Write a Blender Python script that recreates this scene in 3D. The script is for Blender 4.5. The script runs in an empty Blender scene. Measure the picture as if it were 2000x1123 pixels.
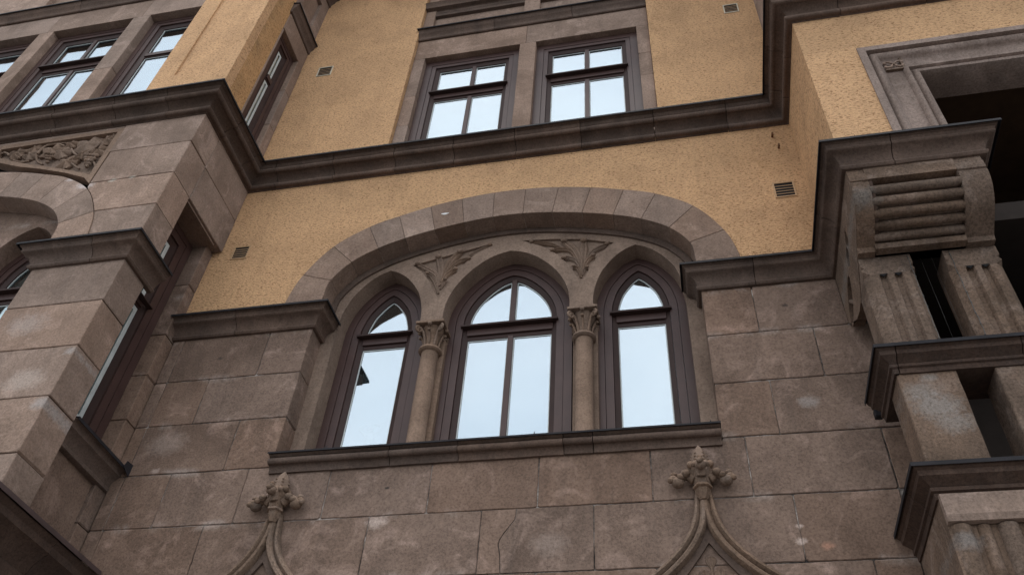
import bpy, bmesh, math, random
from mathutils import Vector, Matrix
from mathutils.geometry import tessellate_polygon
random.seed(7)
S = bpy.context.scene
COL = S.collection
R = math.radians

# ------------------------------------------------------------------ camera, sky, sun, exposure
cam_d = bpy.data.cameras.new('camera'); cam = bpy.data.objects.new('camera', cam_d); COL.objects.link(cam)
cam_d.sensor_width = 36.0; cam_d.lens = 1657.485 / 2000 * 36; cam_d.clip_start = 0.05; cam_d.clip_end = 400
cz = Vector((-0.179055, 0.685395, 0.705814)).normalized(); cx = Vector((0.978920, 0.195768, 0.058235))   # view direction, picture right
cx = (cx - cz * cx.dot(cz)).normalized(); cyd = cz.cross(cx)
m = Matrix((cx, -cyd, -cz)).transposed().to_4x4(); m.translation = (0, -5, 1.6)
cam.matrix_world = m
S.camera = cam

W = bpy.data.worlds.new('World'); S.world = W; W.use_nodes = True
nt = W.node_tree; bg = nt.nodes['Background']
sky = nt.nodes.new('ShaderNodeTexSky'); sky.sky_type = 'NISHITA'; sky.sun_disc = False
SUN_EL, SUN_AZ = R(79), R(192)          # azimuth measured clockwise from +Y (north)
sky.sun_elevation = SUN_EL; sky.sun_rotation = SUN_AZ
sky.air_density = 1.0; sky.dust_density = 1.5; sky.ozone_density = 1.0
hs = nt.nodes.new('ShaderNodeHueSaturation'); hs.inputs['Saturation'].default_value = 0.30
nt.links.new(sky.outputs[0], hs.inputs['Color'])
tcw = nt.nodes.new('ShaderNodeTexCoord'); cn = nt.nodes.new('ShaderNodeTexNoise')      # a closed, softly mottled overcast layer over the sky
cn.inputs['Scale'].default_value = 2.2; cn.inputs['Detail'].default_value = 5; cn.inputs['Roughness'].default_value = 0.5
nt.links.new(tcw.outputs['Generated'], cn.inputs['Vector'])
cr_ = nt.nodes.new('ShaderNodeValToRGB'); cr_.color_ramp.elements[0].position = 0.3; cr_.color_ramp.elements[1].position = 0.7
cr_.color_ramp.elements[0].color = (7.4, 8.6, 9.8, 1); cr_.color_ramp.elements[1].color = (11.6, 12.2, 12.6, 1)
nt.links.new(cn.outputs['Fac'], cr_.inputs[0])
mx_ = nt.nodes.new('ShaderNodeMix'); mx_.data_type = 'RGBA'; mx_.inputs[0].default_value = 0.72
nt.links.new(hs.outputs[0], mx_.inputs[6]); nt.links.new(cr_.outputs[0], mx_.inputs[7])
nt.links.new(mx_.outputs[2], bg.inputs['Color']); bg.inputs['Strength'].default_value = 0.13
sd = bpy.data.lights.new('sun', 'SUN'); so = bpy.data.objects.new('sun', sd); COL.objects.link(so)
sd.energy = 1.3; sd.angle = R(16); sd.color = (1.0, 0.96, 0.9)
sdir = Vector((math.sin(SUN_AZ) * math.cos(SUN_EL), math.cos(SUN_AZ) * math.cos(SUN_EL), math.sin(SUN_EL)))
so.rotation_euler = sdir.to_track_quat('Z', 'Y').to_euler()
so.location = sdir * 50
S.view_settings.view_transform = 'Standard'; S.view_settings.look = 'None'
S.view_settings.exposure = 0.48; S.view_settings.gamma = 1.0; S.view_settings.use_curve_mapping = False
S.render.engine = 'CYCLES'
S.cycles.max_bounces = 8

# ------------------------------------------------------------------ materials
def mat_base(name):
    m = bpy.data.materials.new(name); m.use_nodes = True
    t = m.node_tree; p = t.nodes['Principled BSDF']; return m, t, p
def N(t, kind, **kw):
    n = t.nodes.new(kind)
    for k, v in kw.items():
        if hasattr(n, k): setattr(n, k, v)
        else: n.inputs[k.replace('_', ' ')].default_value = v
    return n
def coords(t, rnd=True):
    tc = N(t, 'ShaderNodeTexCoord')
    if not rnd: return tc.outputs['Object'], None
    oi = N(t, 'ShaderNodeObjectInfo')
    mu = N(t, 'ShaderNodeMath', operation='MULTIPLY'); mu.inputs[1].default_value = 37.0
    t.links.new(oi.outputs['Random'], mu.inputs[0])
    ad = N(t, 'ShaderNodeVectorMath', operation='ADD')
    t.links.new(tc.outputs['Object'], ad.inputs[0]); t.links.new(mu.outputs[0], ad.inputs[1])
    return ad.outputs[0], oi.outputs['Random']
def noise(t, vec, scale, detail=4, rough=0.6, dist=0.0):
    n = N(t, 'ShaderNodeTexNoise'); n.inputs['Scale'].default_value = scale
    n.inputs['Detail'].default_value = detail; n.inputs['Roughness'].default_value = rough
    n.inputs['Distortion'].default_value = dist
    t.links.new(vec, n.inputs['Vector']); return n.outputs['Fac']
def ramp(t, fac, stops):
    r = N(t, 'ShaderNodeValToRGB'); e = r.color_ramp.elements
    while len(e) < len(stops): e.new(0.5)
    for i, (p, c) in enumerate(stops):
        e[i].position = p; e[i].color = (*c, 1) if len(c) == 3 else c
    t.links.new(fac, r.inputs[0]); return r.outputs[0]
def mix(t, fac, a, b, mode='MIX'):
    n = N(t, 'ShaderNodeMix', data_type='RGBA', blend_type=mode)
    if isinstance(fac, (int, float)): n.inputs[0].default_value = fac
    else: t.links.new(fac, n.inputs[0])
    for i, c in ((6, a), (7, b)):
        if isinstance(c, (tuple, list)): n.inputs[i].default_value = (*c, 1)
        else: t.links.new(c, n.inputs[i])
    return n.outputs[2]
def bump(t, p, h, strength, dist=0.01, prev=None):
    b = N(t, 'ShaderNodeBump'); b.inputs['Strength'].default_value = strength; b.inputs['Distance'].default_value = dist
    t.links.new(h, b.inputs['Height'])
    if prev is not None: t.links.new(prev, b.inputs['Normal'])
    t.links.new(b.outputs[0], p.inputs['Normal']); return b.outputs[0]

def stone(name, c0, c1, pale, palefac=0.5, grain=1.0, dark=0.0, soot=(0.035, 0.030, 0.028), smear=False, smudge=()):
    m, t, p = mat_base(name)
    v, rnd = coords(t)
    big = noise(t, v, 1.9, 5, 0.62, 0.6)
    wm = lambda c: (c[0] * 1.16, c[1] * 0.985, c[2] * 0.90)
    c0, c1, pale = wm(c0), wm(c1), wm(pale)
    col = ramp(t, big, [(0.33, c0), (0.66, c1)])
    # pale pink and grey weathering in drifting patches
    w = noise(t, v, 3.1, 7, 0.68, 1.2)
    wf = ramp(t, w, [(0.53, (0, 0, 0)), (0.72, (1, 1, 1))])
    k = N(t, 'ShaderNodeMath', operation='MULTIPLY'); k.inputs[1].default_value = palefac; t.links.new(wf, k.inputs[0])
    col = mix(t, k.outputs[0], col, pale)
    # soot, streaked downwards
    mp = N(t, 'ShaderNodeMapping'); mp.inputs['Scale'].default_value = (7.0, 7.0, 0.9); t.links.new(v, mp.inputs['Vector'])
    st = noise(t, mp.outputs[0], 1.0, 5, 0.7)
    sf = ramp(t, st, [(0.50, (0, 0, 0)), (0.80, (1, 1, 1))])
    k2 = N(t, 'ShaderNodeMath', operation='MULTIPLY'); k2.inputs[1].default_value = 0.30 + dark; t.links.new(sf, k2.inputs[0])
    col = mix(t, k2.outputs[0], col, soot)
    # per block tint
    hs = N(t, 'ShaderNodeHueSaturation'); 
    mr = N(t, 'ShaderNodeMapRange'); mr.inputs['To Min'].default_value = 0.91; mr.inputs['To Max'].default_value = 1.09
    t.links.new(rnd, mr.inputs['Value']); t.links.new(mr.outputs[0], hs.inputs['Value'])
    ms = N(t, 'ShaderNodeMath', operation='MULTIPLY'); ms.inputs[1].default_value = 7.13
    fr = N(t, 'ShaderNodeMath', operation='FRACT'); t.links.new(rnd, ms.inputs[0]); t.links.new(ms.outputs[0], fr.inputs[0])
    mr2 = N(t, 'ShaderNodeMapRange'); mr2.inputs['To Min'].default_value = 0.90; mr2.inputs['To Max'].default_value = 1.04
    t.links.new(fr.outputs[0], mr2.inputs['Value']); t.links.new(mr2.outputs[0], hs.inputs['Saturation'])
    t.links.new(col, hs.inputs['Color']); col = hs.outputs[0]
    if smear or smudge:     # lime bleeding out of the bed joints, and a few old repairs
        tc = N(t, 'ShaderNodeTexCoord'); sp_ = N(t, 'ShaderNodeSeparateXYZ'); t.links.new(tc.outputs['Object'], sp_.inputs[0])
        def mth(op, a, b):
            n = N(t, 'ShaderNodeMath', operation=op)
            for i, x in enumerate((a, b)):
                if isinstance(x, (int, float)): n.inputs[i].default_value = x
                else: t.links.new(x, n.inputs[i])
            return n.outputs[0]
        q = mth('FRACT', mth('DIVIDE', mth('SUBTRACT', sp_.outputs['Z'], 3.21), 0.4655), 0.0)
        q = mth('ABSOLUTE', mth('SUBTRACT', q, 0.5), 0.0)       # 0.5 at the joint
        q = mth('MULTIPLY', mth('MAXIMUM', mth('SUBTRACT', q, 0.38), 0.0), 8.3)
        sn = ramp(t, noise(t, tc.outputs['Object'], 1.7, 6, 0.7, 0.7), [(0.52, (0, 0, 0)), (0.70, (1, 1, 1))])
        if smear: col = mix(t, mth('MULTIPLY', mth('MULTIPLY', q, sn), 0.8), col, (0.42, 0.35, 0.31))
        for x_, z_, r_, c_, f_ in smudge:
            dx = mth('MULTIPLY', mth('SUBTRACT', sp_.outputs['X'], x_), 1 / r_); dz = mth('MULTIPLY', mth('SUBTRACT', sp_.outputs['Z'], z_), 1.5 / r_)
            d_ = mth('SQRT', mth('ADD', mth('MULTIPLY', dx, dx), mth('MULTIPLY', dz, dz)), 0.0)
            d_ = mth('ADD', d_, mth('MULTIPLY', mth('SUBTRACT', noise(t, tc.outputs['Object'], 22, 5, 0.7), 0.5), 1.6))
            f = ramp(t, d_, [(0.35, (f_, f_, f_)), (1.0, (0, 0, 0))])
            col = mix(t, f, col, c_)
    # sandy grain
    g = noise(t, v, 60, 5, 0.75)
    gf = ramp(t, g, [(0.36, (0.60, 0.58, 0.56)), (0.50, (1, 1, 1)), (0.66, (1.30, 1.27, 1.24))])
    col = mix(t, min(1.0, 0.75 * grain), col, gf, 'MULTIPLY')
    t.links.new(col, p.inputs['Base Color']); p.inputs['Roughness'].default_value = 0.93
    p.inputs['Specular IOR Level'].default_value = 0.2
    b1 = bump(t, p, g, 0.35 * grain, 0.006)
    n2 = noise(t, v, 14, 6, 0.65); b2 = bump(t, p, n2, 0.35, 0.02, b1)
    vo = N(t, 'ShaderNodeTexVoronoi'); vo.inputs['Scale'].default_value = 26; t.links.new(v, vo.inputs['Vector'])
    pf = ramp(t, vo.outputs['Distance'], [(0.02, (0, 0, 0)), (0.10, (1, 1, 1))])
    bump(t, p, pf, 0.12 * grain, 0.01, b2)
    return m

def stucco(name, base, dk, algae=False):
    m, t, p = mat_base(name)
    v, _ = coords(t, False)
    mp = N(t, 'ShaderNodeMapping'); mp.inputs['Scale'].default_value = (0.75, 0.75, 1.5); t.links.new(v, mp.inputs['Vector'])
    vv = mp.outputs[0]
    n1 = noise(t, v, 1.3, 5, 0.65, 0.5)
    col = ramp(t, n1, [(0.30, tuple(c * 0.80 for c in base)), (0.50, base), (0.72, tuple(min(1, c * 1.12) for c in base))])
    # rust-brown bleeding of dirt
    d = noise(t, v, 2.7, 8, 0.7, 0.8); df = ramp(t, d, [(0.56, (0, 0, 0)), (0.80, (1, 1, 1))])
    k = N(t, 'ShaderNodeMath', operation='MULTIPLY'); k.inputs[1].default_value = 0.5; t.links.new(df, k.inputs[0])
    col = mix(t, k.outputs[0], col, dk)
    # faint rain streaks
    ms = N(t, 'ShaderNodeMapping'); ms.inputs['Scale'].default_value = (5.5, 5.5, 0.35); t.links.new(v, ms.inputs['Vector'])
    sf = ramp(t, noise(t, ms.outputs[0], 1.0, 6, 0.72), [(0.50, (0, 0, 0)), (0.75, (1, 1, 1))])
    ks = N(t, 'ShaderNodeMath', operation='MULTIPLY'); ks.inputs[1].default_value = 0.30; t.links.new(sf, ks.inputs[0])
    col = mix(t, ks.outputs[0], col, tuple(c * 0.62 for c in base))
    if algae:      # grey-green growth down the outer edge of this face
        sp_ = N(t, 'ShaderNodeSeparateXYZ'); t.links.new(v, sp_.inputs[0])
        mr = N(t, 'ShaderNodeMapRange'); mr.inputs['From Min'].default_value = -0.70; mr.inputs['From Max'].default_value = -1.0
        t.links.new(sp_.outputs['Y'], mr.inputs['Value'])
        an = noise(t, v, 2.4, 7, 0.7, 0.6); ar = ramp(t, an, [(0.42, (0, 0, 0)), (0.62, (1, 1, 1))])
        mm = N(t, 'ShaderNodeMath', operation='MULTIPLY'); t.links.new(mr.outputs[0], mm.inputs[0]); t.links.new(ar, mm.inputs[1])
        col = mix(t, mm.outputs[0], col, (0.12, 0.105, 0.07))
    # roughcast: crusty lumps with dark pits
    g = noise(t, vv, 52, 4, 0.70, 0.6)
    pits = ramp(t, g, [(0.37, (0.30, 0.23, 0.17)), (0.46, (0.92, 0.90, 0.88)), (0.60, (1.0, 1.0, 1.0)), (0.75, (1.10, 1.10, 1.10))])
    col = mix(t, 0.85, col, pits, 'MULTIPLY')
    g2 = noise(t, vv, 22, 3, 0.65, 1.4)
    cr = ramp(t, g2, [(0.30, (0.62, 0.55, 0.48)), (0.37, (1, 1, 1))])
    col = mix(t, 0.7, col, cr, 'MULTIPLY')
    t.links.new(col, p.inputs['Base Color']); p.inputs['Roughness'].default_value = 0.95; p.inputs['Specular IOR Level'].default_value = 0.15
    b1 = bump(t, p, g, 1.0, 0.022)
    bump(t, p, g2, 0.35, 0.02, b1)
    return m

def plain(name, c, rough=0.6, c2=None, scale=8, spec=0.3, metal=0.0, bmp=0.0, bscale=40):
    m, t, p = mat_base(name)
    v, rnd = coords(t)
    n = noise(t, v, scale, 6, 0.65)
    c2 = c2 or tuple(x * 0.7 for x in c)
    col = ramp(t, n, [(0.3, c2), (0.7, c)])
    t.links.new(col, p.inputs['Base Color']); p.inputs['Roughness'].default_value = rough
    p.inputs['Specular IOR Level'].default_value = spec; p.inputs['Metallic'].default_value = metal
    if bmp: bump(t, p, noise(t, v, bscale, 4, 0.6), bmp, 0.01)
    return m

PK, GY, DKS = (0.46, 0.36, 0.31), (0.36, 0.32, 0.30), (0.03, 0.026, 0.024)
SMUDGE = [(0.885, 5.32, 0.095, GY, 0.42), (-2.108, 4.828, 0.022, DKS, 0.9), (0.88, 6.25, 0.03, DKS, 0.7), (-3.87, 6.23, 0.03, DKS, 0.6), (-2.14, 4.56, 0.10, PK, 0.7), (0.66, 4.38, 0.03, PK, 0.9), (0.655, 4.28, 0.045, PK, 0.9),
          (-4.05, 5.36, 0.22, PK, 0.28), (0.80, 4.24, 0.05, (0.42, 0.22, 0.15), 0.6), (-0.92, 4.33, 0.16, PK, 0.25), (-4.05, 5.10, 0.05, PK, 0.5)]
STONE = stone('sandstone_ashlar', (0.112, 0.084, 0.067), (0.178, 0.137, 0.111), (0.33, 0.26, 0.225), 0.6, smear=True, smudge=SMUDGE)
STONE_L = stone('sandstone_pale', (0.165, 0.130, 0.106), (0.245, 0.198, 0.166), (0.38, 0.315, 0.275), 0.6, 0.9, smudge=[(-5.22, 7.62, 0.10, (0.50, 0.42, 0.39), 0.9), (-5.42, 7.74, 0.06, (0.50, 0.42, 0.39), 0.8), (-4.90, 5.83, 0.22, (0.42, 0.36, 0.33), 0.35), (-4.62, 5.25, 0.2, (0.44, 0.36, 0.31), 0.5), (-4.36, 5.02, 0.10, GY, 0.6), (-4.36, 5.50, 0.06, GY, 0.6), (-4.95, 7.65, 0.05, (0.46, 0.42, 0.36), 0.7), (-4.75, 7.66, 0.04, (0.46, 0.42, 0.36), 0.7)])
STONE_D = stone('sandstone_sooty_moulding', (0.070, 0.054, 0.045), (0.118, 0.092, 0.077), (0.20, 0.16, 0.135), 0.35, 0.9, 0.1)
STONE_DD = stone('sandstone_very_dark', (0.040, 0.029, 0.024), (0.072, 0.053, 0.043), (0.13, 0.10, 0.085), 0.35, 1.0, 0.2)  # much darker tone of the moulding stone
STONE_R = stone('sandstone_ring', (0.150, 0.117, 0.096), (0.215, 0.172, 0.142), (0.31, 0.26, 0.225), 0.5, 1.0)
STONE_F = stone('sandstone_carved_warm', (0.130, 0.100, 0.078), (0.195, 0.153, 0.120), (0.27, 0.215, 0.175), 0.35, 0.9)
STONE_G = stone('sandstone_grey_frame', (0.15, 0.125, 0.11), (0.24, 0.205, 0.185), (0.36, 0.32, 0.30), 0.5, 1.0)
STONE_RB = stone('sandstone_loggia', (0.072, 0.056, 0.043), (0.145, 0.112, 0.087), (0.27, 0.235, 0.21), 0.5, 1.5, 0.05, smudge=[(1.46, 4.72, 0.17, (0.24, 0.21, 0.19), 0.7), (1.40, 4.83, 0.13, (0.24, 0.21, 0.19), 0.6), (1.52, 4.60, 0.14, (0.24, 0.21, 0.19), 0.55), (1.47, 4.93, 0.06, (0.24, 0.21, 0.19), 0.6), (1.36, 6.22, 0.13, (0.17, 0.16, 0.15), 0.45), (1.37, 3.86, 0.10, (0.22, 0.20, 0.19), 0.5)])
STONE_FR = stone('sandstone_finial', (0.100, 0.078, 0.060), (0.195, 0.150, 0.115), (0.18, 0.165, 0.15), 0.6, 1.5, 0.25)
STUC = stucco('roughcast_ochre', (0.655, 0.395, 0.215), (0.40, 0.225, 0.10))
STUC_S = stucco('roughcast_ochre_algae', (0.57, 0.325, 0.15), (0.34, 0.19, 0.085), True)
WOOD = plain('brown_painted_wood', (0.072, 0.038, 0.032), 0.5, (0.052, 0.027, 0.023), 5, 0.32)
WOOD_D = plain('brown_painted_wood_bead', (0.048, 0.026, 0.022), 0.6, None, 5, 0.2)
METAL = plain('dark_sheet_metal', (0.026, 0.023, 0.026), 0.7, (0.016, 0.014, 0.015), 9, 0.15)
METAL_B = plain('brown_sheet_metal', (0.085, 0.055, 0.052), 0.45, (0.05, 0.034, 0.032), 6, 0.4)
WHITE = plain('white_paint', (0.62, 0.64, 0.62), 0.5)
BLINDM = plain('white_roller_blind', (0.66, 0.72, 0.74), 0.9, (0.60, 0.66, 0.68), 2)
VENTM = plain('vent_ochre_paint', (0.50, 0.31, 0.165), 0.7)
VENTW = plain('vent_cream_paint', (0.62, 0.53, 0.40), 0.7)
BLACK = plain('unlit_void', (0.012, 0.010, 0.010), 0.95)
DARKB = plain('loggia_shade_brown', (0.038, 0.027, 0.022), 0.95)  # brown darkened to stand for the shade inside the loggia
RUST = plain('rusty_iron', (0.16, 0.07, 0.03), 0.9)
WIREM = plain('grey_wire', (0.12, 0.11, 0.10), 0.5, None, 8, 0.5, 0.6)
PLASTER = plain('cast_plaster_white', (0.75, 0.75, 0.74), 0.7)
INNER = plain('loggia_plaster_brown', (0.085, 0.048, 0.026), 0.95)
ASPH = plain('asphalt', (0.060, 0.060, 0.062), 0.92, (0.042, 0.042, 0.044), 3, 0.2, 0, 0.6, 120)
PAVE = plain('paving_concrete', (0.24, 0.23, 0.22), 0.9, (0.18, 0.17, 0.165), 3, 0.2, 0, 0.4, 80)
PALE = plain('lime_splash', (0.72, 0.70, 0.68), 0.9)

def joint_mat():
    m, t, p = mat_base('mortar_in_joints'); v, _ = coords(t, False)
    n = noise(t, v, 3.3, 6, 0.75, 0.5)
    col = ramp(t, n, [(0.40, (0.018, 0.014, 0.012)), (0.50, (0.12, 0.095, 0.08)), (0.62, (0.42, 0.36, 0.32))])
    t.links.new(col, p.inputs['Base Color']); p.inputs['Roughness'].default_value = 0.95; return m
JOINT = joint_mat()

def glass_mat(name='window_glass', gl=0.54, tint=(0.66, 0.715, 0.765)):
    m = bpy.data.materials.new(name); m.use_nodes = True; t = m.node_tree
    for n in list(t.nodes): t.nodes.remove(n)
    out = N(t, 'ShaderNodeOutputMaterial'); g = N(t, 'ShaderNodeBsdfGlossy'); g.inputs['Roughness'].default_value = 0.015
    g.inputs['Color'].default_value = (*tint, 1)
    tr = N(t, 'ShaderNodeBsdfTransparent'); tr.inputs['Color'].default_value = (0.90, 0.95, 0.95, 1)
    mx = N(t, 'ShaderNodeMixShader'); mx.inputs[0].default_value = gl
    t.links.new(tr.outputs[0], mx.inputs[1]); t.links.new(g.outputs[0], mx.inputs[2]); t.links.new(mx.outputs[0], out.inputs[0])
    v, _ = coords(t, False)
    n = noise(t, v, 1.6, 2, 0.5)
    b = N(t, 'ShaderNodeBump'); b.inputs['Strength'].default_value = 0.2; b.inputs['Distance'].default_value = 0.02
    t.links.new(n, b.inputs['Height']); t.links.new(b.outputs[0], g.inputs['Normal'])
    return m
GLASS = glass_mat()
GLASS_S = glass_mat('window_glass_side', 0.34, (0.70, 0.80, 0.82))

# ------------------------------------------------------------------ helpers
def link(name, bm, m, parent=None, smooth=False, angle=None):
    bmesh.ops.recalc_face_normals(bm, faces=bm.faces)
    me = bpy.data.meshes.new(name); bm.to_mesh(me); bm.free()
    if smooth:
        for f in me.polygons: f.use_smooth = True
        if angle: me.set_sharp_from_angle(angle=R(angle))
    me.materials.append(m)
    o = bpy.data.objects.new(name, me); COL.objects.link(o)
    if parent is not None: o.parent = parent
    return o
def tag(o, label=None, cat=None, group=None, kind=None):
    if label: o['label'] = label
    if cat: o['category'] = cat
    if group: o['group'] = group
    if kind: o['kind'] = kind
    return o
def thing(name, label, cat, loc=(0, 0, 0), group=None, kind=None):
    o = bpy.data.objects.new(name, None); COL.objects.link(o); o.empty_display_size = 0.1
    return tag(o, label, cat, group, kind or 'thing')

def F(y): return lambda u, v, n=0.0: (u, y - n, v)                 # faces the street (-Y)
def SX(x, s): return lambda u, v, n=0.0: (x + s * n, u, v)         # faces +X or -X, u is Y

def area(p): return 0.5 * sum(p[i][0] * p[(i + 1) % len(p)][1] - p[(i + 1) % len(p)][0] * p[i][1] for i in range(len(p)))
def inset0(p, d):
    n = len(p); s = 1 if area(p) > 0 else -1; out = []
    for i in range(n):
        a, b, c = p[i - 1], p[i], p[(i + 1) % n]
        e1 = (b[0] - a[0], b[1] - a[1]); e2 = (c[0] - b[0], c[1] - b[1])
        l1 = math.hypot(*e1) or 1e-9; l2 = math.hypot(*e2) or 1e-9
        n1 = (-e1[1] / l1 * s, e1[0] / l1 * s); n2 = (-e2[1] / l2 * s, e2[0] / l2 * s)
        k = max(0.25, 1 + n1[0] * n2[0] + n1[1] * n2[1])
        out.append((b[0] + d * (n1[0] + n2[0]) / k, b[1] + d * (n1[1] + n2[1]) / k))
    return out
inset = inset0
def roughen(p, seg=0.09, jit=0.0026, cr=0.009):
    """subdivide the outline, wobble it a little and chip the corners"""
    out = []; n = len(p)
    for i in range(n):
        a, b = p[i], p[(i + 1) % n]; l = math.hypot(b[0] - a[0], b[1] - a[1])
        if l < 0.05: out.append(a); continue
        tx, ty = (b[0] - a[0]) / l, (b[1] - a[1]) / l
        k = max(1, int(l / seg)); ts = [cr * random.uniform(0.4, 1.5)] + [l * j / k for j in range(1, k)] + [l - cr * random.uniform(0.4, 1.5)]
        for j, q in enumerate(ts):
            w = random.uniform(-jit, jit) if 0 < j < len(ts) - 1 else 0
            out.append((a[0] + tx * q - ty * w, a[1] + ty * q + tx * w))
    return out
def slab(name, poly, fr, depth, m, parent, gap=0.0034, bevel=0.005, n=0.0, rough=True, seg=0.09):
    p = inset(poly, gap) if gap else poly
    if rough: p = roughen(p, seg)
    n += random.uniform(-0.0012, 0.0012) if rough else 0
    bm = bmesh.new(); q = inset(p, bevel)
    r0 = [bm.verts.new(fr(u, v, n)) for u, v in q]
    r1 = [bm.verts.new(fr(u, v, n - bevel)) for u, v in p]
    r2 = [bm.verts.new(fr(u, v, n - depth)) for u, v in p]
    bm.faces.new(r0); k = len(p)
    for a, b in ((r0, r1), (r1, r2)):
        for i in range(k): bm.faces.new((a[i], a[(i + 1) % k], b[(i + 1) % k], b[i]))
    bm.faces.new(list(reversed(r2)))
    return link(name, bm, m, parent)
def rect(a, b, c, d): return [(a, c), (b, c), (b, d), (a, d)]
def plate(name, outer, holes, fr, depth, m, parent, n=0.0, back=True):
    bm = bmesh.new(); loops = [outer] + holes
    flat = [pt for l in loops for pt in l]
    tri = tessellate_polygon([[Vector((u, v, 0)) for u, v in l] for l in loops])
    f0 = [bm.verts.new(fr(u, v, n)) for u, v in flat]; f1 = [bm.verts.new(fr(u, v, n - depth)) for u, v in flat]
    for t in tri:
        if len(set(t)) < 3: continue
        try:
            bm.faces.new([f0[i] for i in t])
            if back: bm.faces.new([f1[i] for i in reversed(t)])
        except ValueError: pass
    i0 = 0
    for l in loops:
        k = len(l)
        for i in range(k):
            a, b = i0 + i, i0 + (i + 1) % k
            bm.faces.new((f0[a], f0[b], f1[b], f1[a]))
        i0 += k
    return link(name, bm, m, parent)
def box_into(bm, c0, c1):
    (x0, y0, z0), (x1, y1, z1) = c0, c1
    vs = [bm.verts.new(p) for p in ((x0, y0, z0), (x1, y0, z0), (x1, y1, z0), (x0, y1, z0), (x0, y0, z1), (x1, y0, z1), (x1, y1, z1), (x0, y1, z1))]
    for f in ((0, 3, 2, 1), (4, 5, 6, 7), (0, 1, 5, 4), (1, 2, 6, 5), (2, 3, 7, 6), (3, 0, 4, 7)): bm.faces.new([vs[i] for i in f])
def box(name, c0, c1, m, parent=None, bev=0.0):
    bm = bmesh.new(); box_into(bm, c0, c1)
    if bev: bmesh.ops.bevel(bm, geom=bm.edges[:], offset=bev, segments=1, affect='EDGES')
    return link(name, bm, m, parent)
def fbox(name, fr, u0, u1, v0, v1, n0, n1, m, parent):
    a, b = fr(u0, v0, n0), fr(u1, v1, n1)
    lo = tuple(min(a[i], b[i]) for i in range(3)); hi = tuple(max(a[i], b[i]) for i in range(3))
    return box(name, lo, hi, m, parent, 0.0015)
def catmull(pts, k=5):
    out = []; n = len(pts)
    for i in range(n - 1):
        p0 = pts[max(0, i - 1)]; p1 = pts[i]; p2 = pts[i + 1]; p3 = pts[min(n - 1, i + 2)]
        for j in range(k):
            t = j / k
            out.append(tuple(0.5 * (2 * p1[d] + (p2[d] - p0[d]) * t + (2 * p0[d] - 5 * p1[d] + 4 * p2[d] - p3[d]) * t * t + (3 * p1[d] - p0[d] - 3 * p2[d] + p3[d]) * t ** 3) for d in range(len(p1))))
    out.append(tuple(pts[-1])); return out

def moulding(name, path, prof, m, parent, cuts=(), smooth=True, gap=0.003, zj=0.0012, closed_back=True, angle=38):
    """sweep profile (out, z) along a plan path; outward is to the right of travel; cuts are arc lengths where stones meet"""
    P = [Vector(p) for p in path]; L = [0.0]
    for a, b in zip(P, P[1:]): L.append(L[-1] + (b - a).length)
    dirs = [(b - a).normalized() for a, b in zip(P, P[1:])]
    nr = [Vector((d.y, -d.x)) for d in dirs]
    def at(s):
        for i in range(len(dirs)):
            if s <= L[i + 1] + 1e-9: return P[i] + dirs[i] * (s - L[i]), nr[i]
        return P[-1], nr[-1]
    ss = [0.0] + sorted(c for c in cuts if 0 < c < L[-1]) + [L[-1]]; res = []
    for s0, s1 in zip(ss, ss[1:]):
        a, b = s0 + (gap if s0 > 0 else 0), s1 - (gap if s1 < L[-1] else 0)
        secs = [at(a)]; s_prev = a
        def fill(lo, hi):
            k_ = int((hi - lo) / 0.13)
            return [at(lo + (hi - lo) * j_ / k_) for j_ in range(1, k_)] if k_ > 1 else []
        for i in range(1, len(P) - 1):
            if a + 1e-6 < L[i] < b - 1e-6:
                secs += fill(s_prev, L[i] - 0.02); s_prev = L[i] + 0.02
                n1, n2 = nr[i - 1], nr[i]; secs.append((P[i], (n1 + n2) / (1 + n1.dot(n2))))
        secs += fill(s_prev, b); secs.append(at(b))
        bm = bmesh.new(); rows = []; dz = random.uniform(-zj, zj); do = random.uniform(-zj, zj)
        for c, nn in secs:
            w1, w2 = (random.uniform(-0.0014, 0.0014), random.uniform(-0.0014, 0.0014)) if len(prof) > 7 else (0, 0)
            rows.append([bm.verts.new((c.x + nn.x * (o + do + w1), c.y + nn.y * (o + do + w1), z + dz + w2)) for o, z in prof])
        k = len(prof)
        for r0, r1 in zip(rows, rows[1:]):
            for i in range(k): bm.faces.new((r0[i], r0[(i + 1) % k], r1[(i + 1) % k], r1[i]))
        bm.faces.new(rows[0]); bm.faces.new(list(reversed(rows[-1])))
        res.append(link(name, bm, m, parent, smooth, angle))
    return res

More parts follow.
